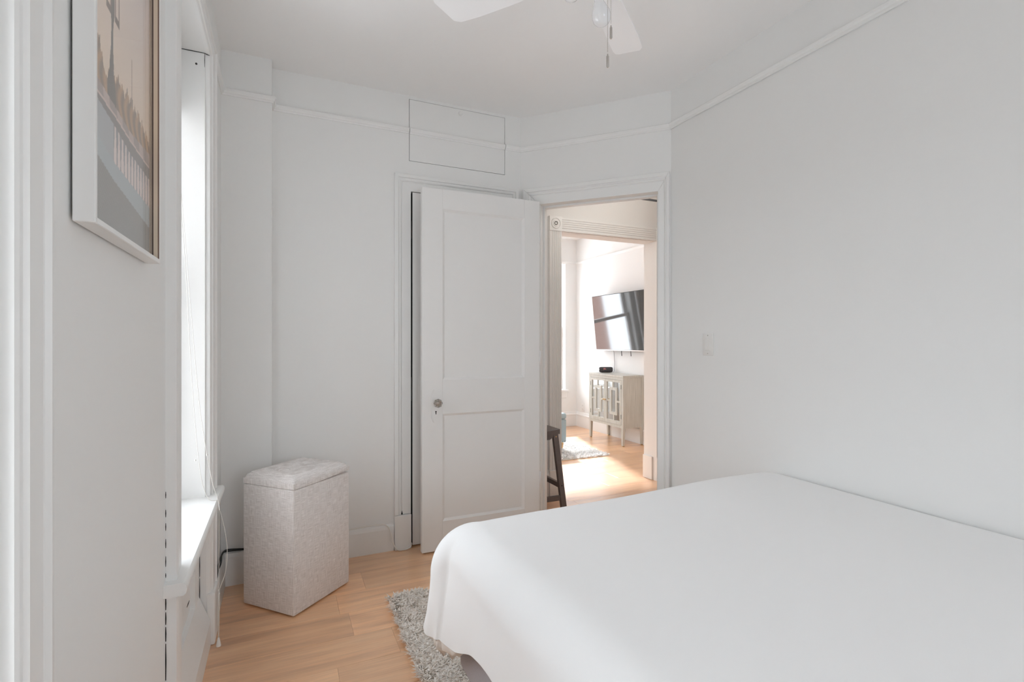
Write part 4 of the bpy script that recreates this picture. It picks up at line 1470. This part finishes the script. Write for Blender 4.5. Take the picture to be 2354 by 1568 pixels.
for a, b, kn in ((Y0 + 0.036, ym - 0.0015, 1), (ym + 0.0015, Y1 - 0.036, 0)):
    m = MB()
    f_ = 0.028
    xd0, xd1 = X0 - 0.002, X0 + 0.016
    m.box(xd0, xd1, a, a + f_, zl, zh); m.box(xd0, xd1, b - f_, b, zl, zh)
    m.box(xd0, xd1, a + f_, b - f_, zl, zl + f_ + 0.012); m.box(xd0, xd1, a + f_, b - f_, zh - f_, zh)
    dr = cfin(m.build('door', CABW, cab))
    cfin(box('mirror', xd0 + 0.011, xd1, a + f_, b - f_, zl + f_ + 0.012, zh - f_, MIRROR, dr))
    m = MB()
    ya, yb, za, zb2 = a + f_, b - f_, zl + f_ + 0.012, zh - f_
    wq = yb - ya; hq = zb2 - za; g = 0.020
    ra, rb_ = ya + wq * 0.22, yb - wq * 0.22
    rz0, rz1 = za + hq * 0.14, zb2 - hq * 0.14
    xx0, xx1 = xd0 + 0.002, xd0 + 0.011
    gr_ = 0.034
    m.box(xx0, xx1, ra, ra + gr_, rz0, rz1); m.box(xx0, xx1, rb_ - gr_, rb_, rz0, rz1)
    m.box(xx0, xx1, ra + gr_, rb_ - gr_, rz0, rz0 + gr_); m.box(xx0, xx1, ra + gr_, rb_ - gr_, rz1 - gr_, rz1)
    yc = (ya + yb) / 2
    m.box(xx0, xx1, yc - g / 2 - 0.01, yc + g / 2 - 0.01, za, rz0); m.box(xx0, xx1, yc - g / 2 + 0.01, yc + g / 2 + 0.01, rz1, zb2)
    zc_ = (za + zb2) / 2
    m.box(xx0, xx1, ya, ra, zc_ - g / 2, zc_ + g / 2); m.box(xx0, xx1, rb_, yb, zc_ - g / 2, zc_ + g / 2)
    cfin(m.build('fretwork', CABW, dr))
    ky = b - 0.016 if kn else a + 0.016
    cfin(MB().lathe([(0, 0), (0.005, 0), (0.005, 0.008), (0.010, 0.014), (0.010, 0.020), (0.006, 0.024), (0, 0.025)], 14, (xd0, ky, zc_ + 0.005), (-1, 0, 0)).build('knob', BRASS, dr, angle=35))
    hy_ = a - 0.0005 if kn else b + 0.0005
    for hz in (zl + 0.07, zh - 0.10):
        cfin(MB().box(xd0 - 0.001, xd0 + 0.006, hy_ - 0.003, hy_ + 0.003, hz, hz + 0.05).build('hinge', STEELD, dr))

# television, tilted down on a wall bracket
tv = empty('television', (3.80, 4.97, 1.43))
tag(tv, 'large flat black television mounted tilted on the living room wall', 'television')
tl = math.atan2(0.072, 0.69)
HT, WT = 0.697, 1.235
b_ = MB().box(-0.040, 0.0, -WT / 2, WT / 2, 0, HT, 0.003, 1).build('bezel_body', BLACK, tv)
MB().box(-0.0415, -0.040, -WT / 2 + 0.006, WT / 2 - 0.006, 0.014, HT - 0.006).build('screen', SCREEN, tv)
MB().box(-0.043, -0.040, -WT / 2, WT / 2, 0.0, 0.012).build('bottom_bezel', METAL, tv)
for o in list(tv.children):
    o.data.transform(Matrix.Translation((-0.010, 0, -0.345)) @ Matrix.Rotation(-tl, 4, 'Y'))
MB().box(-0.03, 0.029, -0.12, 0.12, -0.12, 0.10).build('wall_bracket', BLACK, tv)
for yy, ln in ((5.072, 0.066), (4.893, 0.066)):
    yl = yy - 4.97
    MB().tube(catmull([(-0.030, yl, -0.30), (-0.032, yl + 0.002, -0.36), (-0.030, yl, -0.345 - ln)], 5), 0.004, 6).build('bracket_pull', BLACK, tv, smooth=True)
tcab = MB().tube(catmull([(3.80, 5.286, 1.13), (3.812, 5.285, 1.02), (3.815, 5.279, 0.92), (3.812, 5.285, 0.83), (3.805, 5.292, 0.812), (3.798, 5.288, 0.811)], 6), 0.0035, 6).build('power_cable', plain('grey_cable', (0.42, 0.40, 0.40), 0.5), smooth=True)
tag(tcab, 'thin grey cable hanging from the television down to the speaker', 'cable')

# portable speaker on the cabinet
sp = empty('portable_speaker', (3.715, 5.325, Z1), math.radians(24.45 + 90) * 0 - math.radians(27))
tag(sp, 'dark grey cylindrical portable speaker on top of the cabinet', 'speaker')
MB().lathe([(0.026, -0.080), (0.032, -0.074), (0.034, -0.060), (0.034, 0.060), (0.032, 0.074), (0.026, 0.080)], 28, (0, 0, 0.036), (1, 0, 0)).build('body', SPKM, sp, angle=40)
for s_ in (-1, 1):
    MB().lathe([(0, 0.0), (0.027, 0.0), (0.027, 0.003), (0.022, 0.003), (0.018, 0.0005), (0, 0.001)], 24, (s_ * 0.0795, 0, 0.036), (s_, 0, 0)).build('end_cap', BLACK, sp)
    MB().lathe([(0, 0.004), (0.010, 0.004), (0.013, 0.001), (0, 0.001)], 20, (s_ * 0.0795, 0, 0.036), (s_, 0, 0)).build('bass_radiator', METAL, sp)
MB().box(-0.055, 0.055, -0.012, 0.012, 0, 0.006, 0.002, 1).build('foot_strip', BLACK, sp)
fcu = bpy.data.curves.new('logo', 'FONT'); fcu.body = 'JBL'; fcu.size = 0.026; fcu.extrude = 0.0012; fcu.align_x = 'CENTER'; fcu.align_y = 'CENTER'; fcu.offset = 0.0006
fo = bpy.data.objects.new('logo_tmp', fcu); C.objects.link(fo)
dg = bpy.context.evaluated_depsgraph_get()
lm = bpy.data.meshes.new_from_object(fo.evaluated_get(dg))
bpy.data.objects.remove(fo)
lo = link('logo', lm, sp, PINKL)
lm.materials.clear(); lm.materials.append(PINKL)
lo.location = (-0.018, -0.0335, 0.047)
lo.rotation_euler = (math.radians(70), 0, 0)

ot = empty('ottoman', (2.50, 5.10, 0))
tag(ot, 'pale blue upholstered ottoman with nailhead trim on the white rug', 'ottoman')
OX0, OX1, OY0, OY1 = -0.34, 0.342, -0.29, 0.30
MB().box(OX0, OX1, OY0, OY1, 0.095, 0.345, 0.015, 3).build('body', BLUEF, ot, angle=40)
MB().box(OX0 - 0.003, OX1 + 0.003, OY0 - 0.003, OY1 + 0.003, 0.347, 0.412, 0.024, 4).build('lid', BLUEF, ot, angle=40)
for lx in (OX0 + 0.05, OX1 - 0.036):
    for ly in (OY0 + 0.05, OY1 - 0.05):
        MB().lathe([(0, 0.028), (0.016, 0.028), (0.020, 0.045), (0.016, 0.055), (0.024, 0.065), (0.024, 0.082), (0.018, 0.090), (0.026, 0.097), (0, 0.097)], 18, (lx, ly, 0)).build('leg', OAKLEG, ot, angle=40)
k = 0
xn = OX0 + 0.012
while xn < OX1 - 0.008:
    MB().lathe([(0, 0.003), (0.0035, 0.002), (0.005, 0), (0, 0)], 8, (xn, OY0, 0.108), (0, -1, 0)).build('nailhead', STEELD, ot, smooth=True)
    xn += 0.024

ou = empty('wall_outlet', (3.83, 6.035, 0.278))
tag(ou, 'white wall outlet left of the mirrored cabinet', 'outlet')
MB().box(-0.006, 0.001, -0.036, 0.036, -0.058, 0.058, 0.003, 2).build('plate', PLAST, ou, angle=40)
for zz in (0.024, -0.024):
    f1 = MB().lathe([(0, 0.003), (0.015, 0.003), (0.016, 0.001), (0.016, -0.001), (0, -0.001)], 18, (-0.0055, 0, zz), (-1, 0, 0)).build('socket_face', PLAST, ou, angle=35)
    MB().box(-0.0092, -0.008, -0.007, -0.005, zz - 0.004, zz + 0.005).build('slot', BLACK, f1)
    MB().box(-0.0092, -0.008, 0.005, 0.007, zz - 0.004, zz + 0.005).build('slot', BLACK, f1)

# brick house across the street, seen in the television's reflection
bh = empty('brick_house', (4.0, 15.0, -3.0))
tag(bh, 'red brick house across the street mirrored in the television', 'building')
MB().box(-7, 6, 0, 1.0, 0, 8.2).build('wall', BRICK, bh)
MB().box(-7.1, 6.1, -0.25, 1.0, 8.2, 8.6).build('cornice', STONE, bh)
for wx in (-5.5, -3.2, -0.9, 1.4, 3.7):
    for wz in (2.6, 5.6):
        f = MB().box(wx - 0.55, wx + 0.55, -0.03, 0.02, wz, wz + 1.7).build('window', TRIM, bh)
        MB().box(wx - 0.46, wx + 0.46, -0.04, -0.028, wz + 0.08, wz + 0.80).build('pane', SCREEN, f)
        MB().box(wx - 0.46, wx + 0.46, -0.04, -0.028, wz + 0.88, wz + 1.62).build('pane', SCREEN, f)
        MB().box(wx - 0.70, wx + 0.70, -0.08, 0.02, wz + 1.7, wz + 1.95).build('lintel', STONE, bh)
